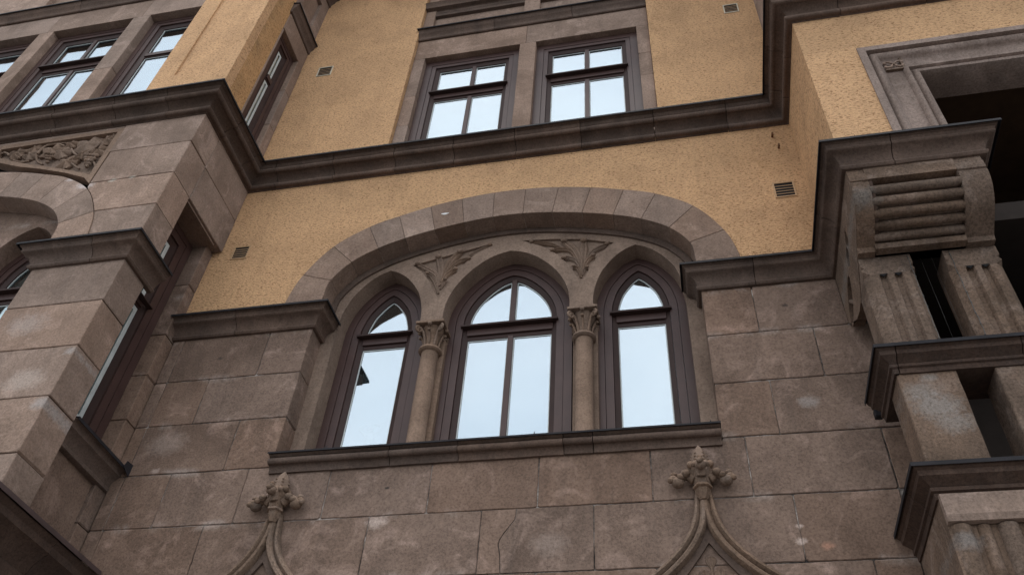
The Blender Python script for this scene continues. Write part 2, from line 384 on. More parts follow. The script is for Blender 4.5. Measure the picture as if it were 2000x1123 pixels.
def sweep_plane(name, pts, prof, fr, m, parent, smooth=True, closed=False, angle=40, taper=None):
    """sweep profile (side, out) along a polyline lying in the plane of fr; side is to the left of travel"""
    k = len(pts); rows = []; bm = bmesh.new()
    for i in range(k):
        a = pts[i - 1] if i > 0 or closed else pts[i]; b = pts[i]; c = pts[(i + 1) % k] if i < k - 1 or closed else pts[i]
        e1 = Vector((b[0] - a[0], b[1] - a[1])); e2 = Vector((c[0] - b[0], c[1] - b[1]))
        if e1.length < 1e-9: e1 = e2.copy()
        if e2.length < 1e-9: e2 = e1.copy()
        e1.normalize(); e2.normalize(); n1 = Vector((-e1.y, e1.x)); n2 = Vector((-e2.y, e2.x))
        nn = (n1 + n2) / max(0.3, 1 + n1.dot(n2)); w = taper(i / (k - 1)) if taper else 1.0
        rows.append([bm.verts.new(fr(b[0] + nn.x * s * w, b[1] + nn.y * s * w, o * w if taper else o)) for s, o in prof])
    q = len(prof)
    for i in range(k if closed else k - 1):
        r0, r1 = rows[i], rows[(i + 1) % k]
        for j in range(q - 1): bm.faces.new((r0[j], r0[j + 1], r1[j + 1], r1[j]))
    if not closed:
        bm.faces.new(rows[0]); bm.faces.new(list(reversed(rows[-1])))
    return link(name, bm, m, parent, smooth, angle)

def tube(name, pts, r, m, parent=None, sides=6, taper=None):
    bm = bmesh.new(); rows = []; k = len(pts); P = [Vector(p) for p in pts]
    for i in range(k):
        d = (P[min(i + 1, k - 1)] - P[max(i - 1, 0)]).normalized()
        a = d.cross(Vector((0, 1, 0.13))).normalized(); b = d.cross(a); rr = r * (taper(i / (k - 1)) if taper else 1)
        rows.append([bm.verts.new(P[i] + (a * math.cos(2 * math.pi * j / sides) + b * math.sin(2 * math.pi * j / sides)) * rr) for j in range(sides)])
    for r0, r1 in zip(rows, rows[1:]):
        for j in range(sides): bm.faces.new((r0[j], r0[(j + 1) % sides], r1[(j + 1) % sides], r1[j]))
    bm.faces.new(rows[0]); bm.faces.new(list(reversed(rows[-1])))
    return link(name, bm, m, parent, True)
def lathe(name, prof, c, m, parent=None, seg=20, squash=(1, 1)):
    bm = bmesh.new(); rows = []
    for r, z in prof: rows.append([bm.verts.new((c[0] + r * math.cos(2 * math.pi * j / seg) * squash[0], c[1] + r * math.sin(2 * math.pi * j / seg) * squash[1], z)) for j in range(seg)])
    for r0, r1 in zip(rows, rows[1:]):
        for j in range(seg): bm.faces.new((r0[j], r0[(j + 1) % seg], r1[(j + 1) % seg], r1[j]))
    bm.faces.new(rows[0]); bm.faces.new(list(reversed(rows[-1])))
    return link(name, bm, m, parent, True, 45)
def ball(name, c, r, m, parent=None, sub=2, sq=(1, 1, 1)):
    bm = bmesh.new(); bmesh.ops.create_icosphere(bm, subdivisions=sub, radius=r)
    for v in bm.verts: v.co = Vector((v.co.x * sq[0], v.co.y * sq[1], v.co.z * sq[2])) + Vector(c)
    return link(name, bm, m, parent, True)

# ------------------------------------------------------------------ the street (seen only from other viewpoints, bounces light)
g = box('street', (-60, -60, -0.3), (60, -7.6, 0.0), ASPH); tag(g, kind='structure')
g = box('pavement', (-60, -7.6, -0.3), (60, 6, 0.12), PAVE); tag(g, kind='structure')
g = box('leak_block_wall', (-9.8, 1.3, 0.1), (6, 1.5, 13.9), BLACK); tag(g, kind='structure')  # unseen black wall added to stop sky leaking through gaps
g = box('leak_block_slab', (-9.8, -0.9, 13.6), (6, 1.3, 13.9), STUC); tag(g, kind='structure')  # unseen slab added to close the top against sky leaks

# ------------------------------------------------------------------ geometry of the basket arches
XC = -1.403
OUT = [(2.03, 6.68), (2.016, 6.875), (1.93, 7.187), (1.705, 7.55), (1.383, 7.784), (1.095, 7.896), (0.788, 7.989), (0.479, 8.052), (0.156, 8.087)]
INN = [(1.665, 6.68), (1.656, 6.877), (1.628, 7.075), (1.470, 7.293), (1.234, 7.450), (0.985, 7.550), (0.703, 7.628), (0.422, 7.684), (0.145, 7.717)]
def curve_full(half):
    pts = half + [(-u, z) for u, z in reversed(half)]
    return catmull(pts, 6)
OUTC, INNC = curve_full(OUT), curve_full(INN)      # runs from the right springing over the crown to the left
def xo(z, c=OUTC):
    for a, b in zip(c, c[1:]):
        if a[1] <= z <= b[1] and a[0] > 0: return a[0] + (b[0] - a[0]) * (z - a[1]) / max(1e-9, b[1] - a[1])
    return c[0][0]

def voussoirs(cx, fr, parent, m, ulo=-9, first=0):
    no = len(OUT) * 2 - 1
    jo = [i * 6 for i in range(1, no)]       # curve indices of the joints
    idx = [0] + [i * 6 for i in range(2, len(OUT))] + [i * 6 for i in range(len(OUT), no - 1)] + [len(OUTC) - 1]
    for a, b in zip(idx, idx[1:]):
        o = [(cx + OUTC[i][0], OUTC[i][1]) for i in range(a, b + 1)]
        inn = [(cx + INNC[i][0], INNC[i][1]) for i in range(a, b + 1)]
        if max(p[0] for p in o) < ulo: continue
        poly = o + list(reversed(inn))
        slab('voussoir', poly, fr, 0.205, m, parent, gap=0.0016, bevel=0.003, n=0.010, rough=False)

LC = [(0.565, 5.10), (0.565, 6.66), (0.563, 6.76), (0.548, 6.87), (0.505, 7.00), (0.435, 7.13), (0.335, 7.255), (0.215, 7.362), (0.105, 7.42), (0.0, 7.448)]
LS = [(0.39, 5.10), (0.39, 6.62), (0.388, 6.74), (0.370, 6.86), (0.325, 7.01), (0.258, 7.13), (0.178, 7.232), (0.090, 7.305), (0.0, 7.35)]
def lancet(cx, h):
    r = catmull(h[1:], 4)
    return [(cx + h[0][0], h[0][1])] + [(cx + u, z) for u, z in r] + [(cx - u, z) for u, z in reversed(r[:-1])] + [(cx - h[0][0], h[0][1])]

def clip(poly, axis, val, keep_less):
    out = []; n = len(poly); ins = lambda p: (p[axis] <= val) == keep_less
    for i in range(n):
        a, b = poly[i], poly[(i + 1) % n]
        if ins(a): out.append(a)
        if ins(a) != ins(b):
            t = (val - a[axis]) / (b[axis] - a[axis]); out.append((a[0] + (b[0] - a[0]) * t, a[1] + (b[1] - a[1]) * t))
    return out
def flat(name, poly, fr, n, m, parent):
    bm = bmesh.new(); bm.faces.new([bm.verts.new(fr(u, v, n)) for u, v in poly]); bm.faces.ensure_lookup_table()
    e = bmesh.ops.extrude_face_region(bm, geom=bm.faces[:]); 
    d = Vector(fr(0, 0, n - 0.004)) - Vector(fr(0, 0, n))
    for v in e['geom']:
        if isinstance(v, bmesh.types.BMVert): v.co += d
    return link(name, bm, m, parent)
def band(name, outer, inner, fr, n0, n1, m, parent, slope=0.0):
    """a frame member between two outlines: front at n0, running back to n1; slope tips the inner edge back"""
    bm = bmesh.new(); k = len(outer)
    A = [bm.verts.new(fr(u, v, n0)) for u, v in outer]; B = [bm.verts.new(fr(u, v, n0 - slope)) for u, v in inner]
    C = [bm.verts.new(fr(u, v, n1)) for u, v in inner]; D = [bm.verts.new(fr(u, v, n1)) for u, v in outer]
    for i in range(k):
        j = (i + 1) % k
        bm.faces.new((A[i], A[j], B[j], B[i])); bm.faces.new((B[i], B[j], C[j], C[i])); bm.faces.new((D[i], D[j], A[j], A[i])); bm.faces.new((C[i], C[j], D[j], D[i]))
    return link(name, bm, m, parent)

def window(label, outline, fr, n, mull, tz, ws=(0.07, 0.07, 0.047), glass=None, blind=True, bead=0.010, group=None, lip=True, deep=0.06, cat='window', mw=0.024, wood=None, sym=None):
    """painted timber window: outer frame, casing, sash bead, panes, transom with drip lip, mullions"""
    glass = glass or GLASS; wood = wood or WOOD
    t = thing('window', label, cat, group=group)
    def inset(p, d):
        q = inset0(p, d)
        if sym is None or len(p) != len(outline): return q
        h = len(q) // 2; out = q[:]
        for rng, sg in ((range(0, h + 1), 1), (range(len(q) - 1, h - 1, -1), -1)):
            last = None; zc = None
            for i in rng:
                if zc is None and (q[i][0] - sym) * sg < 0.0005:
                    l = last or q[i]; dx = l[0] - q[i][0]; t_ = (l[0] - sym) / dx if abs(dx) > 1e-9 else 0; zc = l[1] + (q[i][1] - l[1]) * max(0, min(1, t_))
                if zc is not None: out[i] = (sym, zc)
                last = q[i]
        return out
    a = outline; b = inset(a, ws[0]); c = inset(a, ws[0] + 0.004); d = inset(a, ws[0] + ws[1]); e = inset(a, sum(ws))
    band('outer_frame', a, b, fr, n, n - 0.11, wood, t)
    band('casing', c, d, fr, n - 0.006, n - 0.11, wood, t)
    s0 = inset(a, ws[0] + ws[1] + 0.003)
    band('sash', s0, e, fr, n - 0.024, n - deep - 0.03, WOOD_D, t, slope=0.018)
    us = [p[0] for p in e]; u0, u1 = min(us), max(us); v0, v1 = min(p[1] for p in e), max(p[1] for p in e)
    gn = n - deep
    cols = [u0 - 1] + sorted(mull) + [u1 + 1]
    rowsz = [v0 - 1] + ([tz[0], tz[1]] if tz else []) + [v1 + 1]
    zr = [(v0 - 1, tz[0]), (tz[1], v1 + 1)] if tz else [(v0 - 1, v1 + 1)]
    for za, zb in zr:
        for i in range(len(cols) - 1):
            ua = cols[i] + (mw if i > 0 else 0); ub = cols[i + 1] - (mw if i < len(cols) - 2 else 0)
            p = clip(clip(clip(clip(e, 1, za, False), 1, zb, True), 0, ua, False), 0, ub, True)
            p = [pt for i_, pt in enumerate(p) if math.dist(pt, p[i_ - 1]) > 1e-4]
            if len(p) < 3: continue
            q = inset0(p, -0.004)
            pane = flat('pane', q, fr, gn, glass, t)
            band('glazing_bead', inset0(p, -0.001), inset0(p, bead), fr, gn + 0.006, gn + 0.001, WHITE, pane)
    for u in mull:
        if tz:
            fbox('mullion', fr, u - mw, u + mw, v0 - 0.02, tz[0] + 0.01, gn - 0.02, gn + 0.028, wood, t)
            top = max(p[1] for p in clip(clip(e, 0, u - mw, False), 0, u + mw, True)); fbox('mullion', fr, u - mw, u + mw, tz[1] - 0.01, top + 0.01, gn - 0.02, gn + 0.028, wood, t)
        else: fbox('mullion', fr, u - mw, u + mw, v0 - 0.01, v1 + 0.01, gn - 0.02, gn + 0.028, wood, t)
    if tz:
        h = tz[1] - tz[0]
        tr = fbox('transom', fr, u0 - 0.01, u1 + 0.01, tz[0] + h * 0.28, tz[1], gn - 0.02, gn + 0.032, wood, t)
        fbox('sash_head', fr, u0 - 0.01, u1 + 0.01, tz[0], tz[0] + h * 0.28 - 0.003, gn - 0.02, gn + 0.014, WOOD_D, t)
        if lip: fbox('drip_lip', fr, u0 - ws[2] - 0.015, u1 + ws[2] + 0.015, tz[1] - h * 0.30, tz[1] - h * 0.17, gn + 0.03, gn + 0.085, WOOD_D, tr)
    if blind:
        bb = inset0(outline, 0.04); flat('blind', bb, fr, n - 0.19, BLINDM, t)
    return t

# ------------------------------------------------------------------ central wall
wall = thing('facade_wall', 'recessed wall between the two bays, ochre roughcast above brown ashlar blocks', 'wall')
FW = F(0.0)
rows = {0: (6.005, 6.49), 1: (5.54, 6.005), 2: (5.07, 5.54), 3: (4.607, 5.07), 4: (4.143, 4.607), 5: (3.68, 4.143)}
JL, JR = XC - 1.665, XC + 1.665
blocks = []
def row(r, xs):
    for a, b in zip(xs, xs[1:]): blocks.append((r, a, b))
row(0, [-4.41, -4.30, -3.47, JL]); row(0, [JR, 0.653, 1.30])
row(1, [-4.41, -4.30, -3.897, JL]); row(1, [JR, 1.037, 1.46])
row(2, [-4.41, -4.30, -3.47, JL]); row(2, [JR, 0.653, 1.46])
row(3, [-4.41, -4.30, -3.90, -3.25]); row(3, [0.417, 1.30, 1.46])
row(4, [-4.41, -4.285, -3.467, -2.2, -1.39]); row(4, [-0.623, 0.658, 1.30])
row(5, [-4.41, -3.9, -2.9, -1.8, -1.0, -0.23, 0.42, 1.04, 1.30])
for r, a, b in blocks:
    z0, z1 = rows[r]
    slab('stone_block', rect(a, b, z0, z1), FW, 0.24, STONE, wall)
for a, b in zip([-3.25, -2.57, -1.79, -1.006, -0.228, 0.417], [-2.57, -1.79, -1.006, -0.228, 0.417]):
    pb = rect(a, b, 4.607, 5.045)
    if a < -3: pb = [(a, 4.607), (b, 4.607), (b, 5.045), (-3.072, 5.045), (-3.072, 5.07), (a, 5.07)]
    if b > 0.3: pb = [(a, 4.607), (b, 4.607), (b, 5.07), (0.268, 5.07), (0.268, 5.045), (a, 5.045)]
    slab('stone_block', pb, FW, 0.24, STONE, wall)
crack = [(-1.147, 4.607), (-1.150, 4.56), (-1.155, 4.525), (-1.19, 4.475), (-1.231, 4.417), (-1.250, 4.38), (-1.258, 4.345), (-1.248, 4.30), (-1.240, 4.265), (-1.236, 4.20), (-1.231, 4.143)]
slab('cracked_stone_block', [(-1.39, 4.143), (-1.39, 4.607)] + crack, FW, 0.24, STONE, wall, gap=0.003, bevel=0.002, rough=False)
slab('cracked_stone_block', [(-0.623, 4.607), (-0.623, 4.143)] + list(reversed(crack)), FW, 0.24, STONE, wall, gap=0.003, bevel=0.002, rough=False)
# mortar bed behind the joints (keeps clear of the window opening)
plate('mortar_bed', [(-4.40, 3.70), (1.45, 3.70), (1.45, 6.46), (JR + 0.01, 6.46), (JR + 0.01, 5.0), (JL - 0.01, 5.0), (JL - 0.01, 6.46), (-4.40, 6.46)], [], FW, 0.05, JOINT, wall, n=-0.009)
box('plinth_wall', (-4.4, -0.004, 0.1), (1.4, 0.2, 3.69), STONE, wall)
# roughcast above the imposts, cut by the arch ring
cur = [(XC + u, z) for u, z in reversed(OUTC)]
plate('roughcast_panel', [(-4.43, 6.56)] + [(XC - 2.03, 6.56)] + cur + [(XC + 2.03, 6.56), (1.30, 6.56), (1.30, 8.66), (-4.33, 8.66), (-4.33, 7.72), (-4.43, 7.72)], [], FW, 0.12, STUC, wall)
SL, SR = -2.832, 0.085
plate('roughcast_panel', rect(-4.36, SL, 8.80, 13.6), [], FW, 0.10, STUC, wall)
plate('roughcast_panel', rect(SR, 1.36, 8.80, 13.6), [], FW, 0.10, STUC, wall)

# ------------------------------------------------------------------ big basket arch with three lancets
arch = thing('basket_arch', 'wide flattened stone arch over the three pointed windows in the ochre wall', 'arch')
voussoirs(XC, FW, arch, STONE_R)
plate('ring_core', inset([(XC + a, b) for a, b in OUTC] + [(XC + a, b) for a, b in reversed(INNC)], 0.0035), [], FW, 0.19, JOINT, arch, n=-0.002)
def tympanum(cx, fr, parent, m, holes=()):
    holes = list(holes)
    s = 0.035
    p = [(cx - 1.70, 5.06)] + [(cx + u * 1.02, z + s) for u, z in reversed(INNC)] + [(cx + 1.70, 5.06)]
    for c, h in ((1.158, LS), (0, LC), (-1.158, LS)):
        l = lancet(cx + c, h)
        l[0] = (l[0][0], 5.06 if c > 0.5 else 6.635); l[-1] = (l[-1][0], 5.06 if c < -0.5 else 6.635)
        p += l
    return plate('tympanum', p, holes, fr, 0.20, m, parent, n=-0.20)
plate('arch_bead', [(XC + u * 0.998, z - 0.004) for u, z in reversed(INNC)] + [(XC + u * 0.972, z - 0.055) for u, z in INNC], [], FW, 0.03, STONE_D, arch, n=-0.178)

# joints across the tympanum face
def px(ox, oy, pts, s=0.23145): return [(ox + s * x, oy + s * y) for x, y in pts]
# projection used once to place carvings that were measured in the picture plane of the wall
CAMM = cam.matrix_world.to_3x3(); FPX = 1657.485
def on_y(u, v, y):
    d = CAMM @ Vector(((u - 1000) / FPX, -(v - 561.5) / FPX, -1)); t = (y + 5) / d.y
    return (d.x * t, 1.6 + d.z * t)
def trace(ox, oy, pts, y, s=0.23145): return [on_y(a, b, y) for a, b in px(ox, oy, pts, s)]

def leaf(name, pts, w, h, fr, m, parent, curl=True):
    """one lobe of carved foliage: a ribbed tapering tongue that curls over at its tip"""
    c = catmull(pts, 5); k = len(c)
    prof = [(-1.0, 0.0), (-0.95, 0.35), (-0.62, 0.80), (-0.22, 0.62), (0.0, 1.0), (0.22, 0.62), (0.62, 0.80), (0.95, 0.35), (1.0, 0.0)]
    bm = bmesh.new(); rws = []
    for i in range(k):
        a = Vector(c[max(0, i - 1)]); b = Vector(c[min(k - 1, i + 1)]); d = (b - a).normalized(); nn = Vector((-d.y, d.x)); t = i / (k - 1)
        ww = w * (0.38 + 0.95 * math.sin(math.pi * min(1, 0.10 + 0.72 * t ** 1.3))) ; hh = h * (0.45 + 0.75 * t)
        rws.append([bm.verts.new(fr(c[i][0] + nn.x * s * ww, c[i][1] + nn.y * s * ww, o * hh)) for s, o in prof])
    for r0, r1 in zip(rws, rws[1:]):
        for j in range(len(prof) - 1): bm.faces.new((r0[j], r0[j + 1], r1[j + 1], r1[j]))
    bm.faces.new(rws[0]); bm.faces.new(list(reversed(rws[-1])))
    o = link(name, bm, m, parent, True, 50)
    if curl:
        e = c[-1]; q = fr(e[0], e[1], h * 1.0)
        ball('leaf_curl', q, w * 0.95, m, o, 2, (1.15, 0.9, 0.85))
    return o
FT = F(0.20)
BX = (800, 440); CXo = (1060, 430)
LV = [([(238, 565), (215, 480), (185, 430), (150, 408)], .016), ([(243, 500), (222, 410), (150, 365), (68, 330)], .020),
      ([(250, 470), (262, 350), (245, 270)], .026), ([(255, 470), (310, 350), (360, 280), (430, 225)], .028),
      ([(262, 490), (310, 410), (388, 372)], .020), ([(255, 530), (285, 480), (302, 460)], .015),
      ([(300, 395), (400, 305), (498, 285)], .022), ([(440, 300), (540, 235), (680, 170)], .020)]
for pts, w in LV: leaf('acanthus_leaf', trace(*BX, pts, 0.2), w * 1.12, 0.034, F(0.224), STONE_F, arch)
RV = [([(322, 475), (300, 405), (258, 392)], .015), ([(323, 440), (290, 340), (215, 312), (178, 322)], .020),
      ([(325, 400), (250, 262), (165, 240), (82, 256)], .020), ([(150, 225), (60, 196), (-95, 188)], .017), ([(327, 400), (280, 260), (182, 178)], .028),
      ([(333, 400), (342, 280), (347, 178)], .028), ([(338, 390), (400, 275), (470, 232), (542, 206)], .020),
      ([(335, 430), (370, 340), (430, 300)], .018), ([(332, 455), (352, 405), (380, 398)], .013)]
for pts, w in RV: leaf('acanthus_leaf', trace(*CXo, pts, 0.2), w * 1.12, 0.034, F(0.224), STONE_F, arch)
TL = trace(*BX, [(30, 338), (700, 152), (640, 195), (540, 255), (450, 335), (370, 430), (300, 545), (240, 612), (205, 560), (170, 480), (110, 400)], 0.2)
TR = trace(*CXo, [(-175, 172), (100, 158), (330, 160), (600, 188), (540, 232), (470, 300), (410, 380), (350, 490), (318, 522), (290, 480), (230, 385), (130, 292), (0, 222)], 0.2)
tympanum(XC, FW, arch, STONE_F, [TL, TR])
for q_ in (TL, TR): plate('carving_field', [(a_, b_) for a_, b_ in inset0(q_, -0.01)], [], F(0.20), 0.03, STONE_F, arch, n=-0.024)
flat('paint_splash', [(-2.03 + 0.035 * math.cos(a) * (1 + 0.4 * math.sin(3 * a)), 7.845 + 0.012 * math.sin(a)) for a in [i * 0.6283 for i in range(10)]], FW, 0.0125, PALE, arch)

# windows inside the arch
FWN = F(0.0)
W0 = -0.375
window('left pointed window of the arched trio, dark reflection in its small upper pane', lancet(XC - 1.158, LS), FW, W0, [], sym=XC - 1.158, tz= (6.56, 6.725), group='pointed windows under the basket arch')
window('wide middle pointed window of the arched trio, divided by a central glazing bar', lancet(XC, LC), FW, W0, [-1.39], sym=XC, tz= (6.56, 6.725), group='pointed windows under the basket arch')
window('right pointed window of the arched trio, beside the right hand impost', lancet(XC + 1.158, LS), FW, W0, [], sym=XC + 1.158, tz= (6.56, 6.725), group='pointed windows under the basket arch')

def column(cx, cy, fr_y, label, group):
    t = thing('stone_column', label, 'column', group=group)
    box('pier', (cx - 0.100, cy + 0.045, 5.10), (cx + 0.108, cy + 0.13, 6.50), STONE_F, t, 0.004)
    lathe('shaft', [(0.083, 5.13), (0.083, 5.17), (0.0735, 5.19), (0.0735, 6.30), (0.071, 6.335)], (cx, cy), STONE_F, t, 24)
    lathe('astragal', [(0.070, 6.308), (0.090, 6.314), (0.102, 6.328), (0.100, 6.346), (0.082, 6.360), (0.060, 6.364)], (cx, cy), STONE_F, t, 24)
    cap = lathe('capital', [(0.060, 6.358), (0.057, 6.40), (0.060, 6.45), (0.072, 6.50), (0.092, 6.548), (0.100, 6.572)], (cx, cy), STONE_F, t, 24)
    box('abacus', (cx - 0.128, cy - 0.130, 6.575), (cx + 0.128, cy + 0.12, 6.602), STONE_F, t, 0.004)
    box('abacus_neck', (cx - 0.105, cy - 0.100, 6.602), (cx + 0.105, cy + 0.12, 6.64), STONE_F, t, 0.004)
    for sx, sy in ((-1, -1), (1, -1), (-1, 1), (1, 1)):      # corner volutes: a stalk that rolls up under the abacus
        ax, ay = cx + sx * 0.094, cy + sy * 0.092
        pts = [(cx + sx * 0.040, cy + sy * 0.044, 6.37), (cx + sx * 0.050, cy + sy * 0.054, 6.45), (cx + sx * 0.068, cy + sy * 0.070, 6.515), (ax, ay, 6.552)]
        tube('volute_stalk', catmull(pts, 4), 0.013, STONE_F, cap, 6)
        sp = []
        for i in range(16):
            a = i * 0.62; r = 0.036 * (1 - i / 19)
            q = (ax + sx * 0.004 - sx * r * math.sin(a) * -0.72, ay + sy * 0.004 + sy * r * math.sin(a) * 0.72, 6.528 + r * math.cos(a))
            sp.append(q)
        tube('volute', sp, 0.0115, STONE_F, cap, 6)
    for i in range(4):
        a = i * math.pi / 2 - math.pi / 2
        d = Vector((math.cos(a), math.sin(a), 0)); e = Vector((-d.y, d.x, 0)); b0 = Vector((cx, cy, 0))
        for s_, w_ in ((0, 0.013),):
            pts = [b0 + d * 0.066 + e * s_ * 0.5 + Vector((0, 0, 6.365)), b0 + d * 0.074 + e * s_ * 0.8 + Vector((0, 0, 6.44)), b0 + d * 0.10 + e * s_ + Vector((0, 0, 6.505)), b0 + d * 0.120 + e * s_ * 1.1 + Vector((0, 0, 6.498))]
            tube('capital_leaf', catmull([tuple(p) for p in pts], 4), w_, STONE_F, cap, 6, lambda q: 0.55 + 0.6 * q)
        ball('fleuron', tuple(b0 + d * 0.122 + Vector((0, 0, 6.565))), 0.020, STONE_F, cap, 2)
    return t
column(XC - 0.655, 0.275, 0, 'small stone column with leafy capital between the left and middle pointed windows', 'columns between the pointed windows')
column(XC + 0.682, 0.275, 0, 'small stone column with leafy capital between the middle and right pointed windows', 'columns between the pointed windows')

# sill of the arched window
sill = thing('window_sill', 'long moulded stone sill with dark metal cover under the arched window', 'sill')
SP = [(-0.02, 5.003), (0.022, 5.003), (0.022, 5.012), (0.026, 5.030), (0.036, 5.048), (0.048, 5.056)] + [(0.060 + 0.027 * math.cos(R(t)), 5.080 + 0.027 * math.sin(R(t))) for t in (-110, -80, -50, -20, 10, 40, 70, 100)] + [(0.050, 5.109), (0.062, 5.113), (0.085, 5.124), (0.088, 5.129), (-0.02, 5.136)]
moulding('sill_stone', [(-3.065, 0.0), (0.262, 0.0)], SP, STONE_D, sill, [0.95, 1.47, 2.24, 2.45])
bm = bmesh.new(); box_into(bm, (-3.071, -0.106, 5.122), (0.268, -0.103, 5.136)); box_into(bm, (-3.071, -0.103, 5.130), (0.268, 0.0, 5.1365))
link('metal_cover', bm, METAL, sill)
plate('metal_slope', [(-3.068, -0.01), (0.265, -0.01), (0.265, 0.40), (-3.068, 0.40)], [], lambda u, v, n=0: (u, v, 5.137 + 0.05 * (v + 0.01) + n), 0.004, METAL, sill)
for x in (-2.62, -2.605, -1.03, 0.20):
    tube('cover_clip', [(x, -0.10, 5.13), (x, -0.09, 5.165)], 0.006, METAL, sill, 5, lambda q: 1 - 0.7 * q)

# ------------------------------------------------------------------ main cornice running over bays and wall
corn = thing('main_cornice', 'dark moulded stone cornice that steps round both bays below the upper windows', 'cornice')
def arcp(cx_, cz_, r, a0, a1, n=7): return [(cx_ + r * math.cos(R(a0 + (a1 - a0) * i / n)), cz_ + r * math.sin(R(a0 + (a1 - a0) * i / n))) for i in range(n + 1)]
CP = [(-0.03, 8.598), (0.010, 8.598), (0.012, 8.606)] + arcp(0.036, 8.632, 0.027, -120, 95) + [(0.026, 8.660)] + [(0.115 - 0.089 * math.cos(R(t)), 8.665 + 0.080 * math.sin(R(t))) for t in (12, 30, 45, 60, 75, 88)] + \
     arcp(0.126, 8.775, 0.030, -125, 95) + [(0.122, 8.808), (0.140, 8.812), (0.158, 8.836), (0.160, 8.846), (0.176, 8.850), (0.190, 8.864), (-0.03, 8.885)]
cpath = [(-9.6, -1.02), (-4.32, -1.02), (-4.32, 0.0), (1.295, 0.0), (1.295, -1.05), (5.2, -1.05)]
segL = [0, 5.28, 6.30, 11.915, 12.965]
cuts = [s for s in [1.3, 2.05, 2.8, 3.55, 4.25, 4.85] if s < 5.28] + [5.28 + 0.30, 5.28 + 0.72] + [6.30 + x for x in (0.33, 0.98, 1.66, 2.30, 2.95, 3.62, 4.35, 5.05)] + [11.915 + 0.30, 11.915 + 0.72] + [12.965 + x for x in (0.4, 1.1, 1.9, 2.7)]
moulding('cornice_stone', cpath, CP, STONE_D, corn, cuts)
moulding('metal_cover', cpath, [(-0.03, 8.886), (0.205, 8.864), (0.207, 8.846), (0.210, 8.846), (0.209, 8.870), (-0.03, 8.905)], METAL, corn, [], False, zj=0)

# impost mouldings
IP = [(-0.02, 6.483), (0.022, 6.483), (0.030, 6.490), (0.036, 6.503), (0.030, 6.516), (0.024, 6.520), (0.028, 6.548), (0.044, 6.580), (0.070, 6.604), (0.092, 6.612),
      (0.100, 6.616), (0.106, 6.628), (0.100, 6.640), (0.112, 6.662), (0.124, 6.666), (0.130, 6.682), (-0.02, 6.695)]
def cover(path, z, lip, parent):
    return moulding('metal_cover', path, [(-0.02, z + 0.016), (lip + 0.012, z), (lip + 0.014, z - 0.016), (lip + 0.018, z - 0.016), (lip + 0.017, z + 0.006), (-0.02, z + 0.030)], METAL, parent, [], False, zj=0)
impL = thing('impost_moulding', 'short dark impost ledge left of the arched window, above ashlar', 'ledge', group='impost ledges')
pL = [(-4.436, 0.0), (JL, 0.0), (JL, 0.19)]
moulding('impost_stone', pL, IP, STONE_D, impL, [0.63]); cover(pL, 6.684, 0.13, impL)
impR = thing('impost_moulding', 'dark impost ledge right of the arched window, turning out along the right bay', 'ledge', group='impost ledges')
pR = [(JR, 0.19), (JR, 0.0), (1.295, 0.0), (1.295, -1.05), (2.19, -1.05), (2.19, -0.60)]
moulding('impost_stone', pR, IP, STONE_D, impR, [0.62, 1.75, 2.6]); cover(pR, 6.684, 0.13, impR)

# ------------------------------------------------------------------ upper windows of the central wall
sur = thing('window_surround', 'flat brown stone surround framing the two upper windows', 'window surround')
FS = F(0.06)
O1, O2, OZ = (-2.685, -1.475), (-1.272, -0.060), 11.055
def surround_block(a, b, c, d): slab('surround_stone', rect(a, b, c, d), FS, 0.17, STONE_L, sur, gap=0.0015, bevel=0.003, seg=0.3)
for za, zb in ((8.86, 9.60), (9.60, 10.20), (10.20, OZ)): surround_block(SL, O1[0], za, zb)
surround_block(O1[1], O2[0], 8.86, OZ)
for za, zb in ((8.86, 9.95), (9.95, 10.42), (10.42, OZ)): surround_block(O2[1], SR, za, zb)
surround_block(SL, -1.40, OZ, 11.52); surround_block(-1.40, SR, OZ, 11.52)
STR = [(-0.02, 11.49), (0.02, 11.49), (0.03, 11.502), (0.024, 11.52), (0.03, 11.56), (0.05, 11.585), (0.062, 11.60), (0.055, 11.615), (0.075, 11.66), (0.085, 11.675), (-0.02, 11.70)]
moulding('string_stone', [(SL + 0.002, 0.06), (SR - 0.002, 0.06)], STR, STONE_D, sur, [1.0, 2.0])
moulding('metal_cover', [(SL - 0.02, 0.06), (SR, 0.06)], [(-0.02, 11.703), (0.094, 11.680), (0.097, 11.662), (0.100, 11.662), (0.099, 11.686), (-0.02, 11.72)], METAL, sur, [], False, zj=0)
# apron panels above the string course
for a, b in ((SL, -2.69), (-1.468, -1.26), (-0.06, SR)): slab('pilaster_strip', rect(a, b, 11.70, 13.6), FS, 0.10, STONE_L, sur, gap=0.001, bevel=0.003, rough=False)
for a, b in ((-2.69, -1.468), (-1.26, -0.06)):
    plate('apron_panel', rect(a, b, 11.70, 13.6), [], FS, 0.05, STONE_L, sur, n=-0.045)
    sweep_plane('apron_moulding', [(a, 12.19), (b, 12.19)], [(-0.05, -0.045), (-0.045, 0.0), (-0.01, 0.008), (0.0, -0.02), (0.02, 0.0), (0.05, 0.015), (0.06, -0.045)], FS, STONE_D, sur)
sweep_plane('apron_moulding', [(SL, 12.36), (SR, 12.36)], [(-0.06, 0), (-0.05, 0.05), (0.0, 0.06), (0.03, 0.09), (0.06, 0.0)], FS, STONE_D, sur)
box('backing', (SL, 0.24, 11.0), (SR, 0.30, 13.6), STONE_L, sur)
window('left of the two upper four-pane windows in the ochre central wall', rect(O1[0] - 0.01, O1[1] + 0.01, 8.86, OZ + 0.01), FS, -0.075, [(-2.075 - 2.035) / 2], (10.20, 10.375), (0.095, 0.055, 0.05), group='upper windows of the central wall')
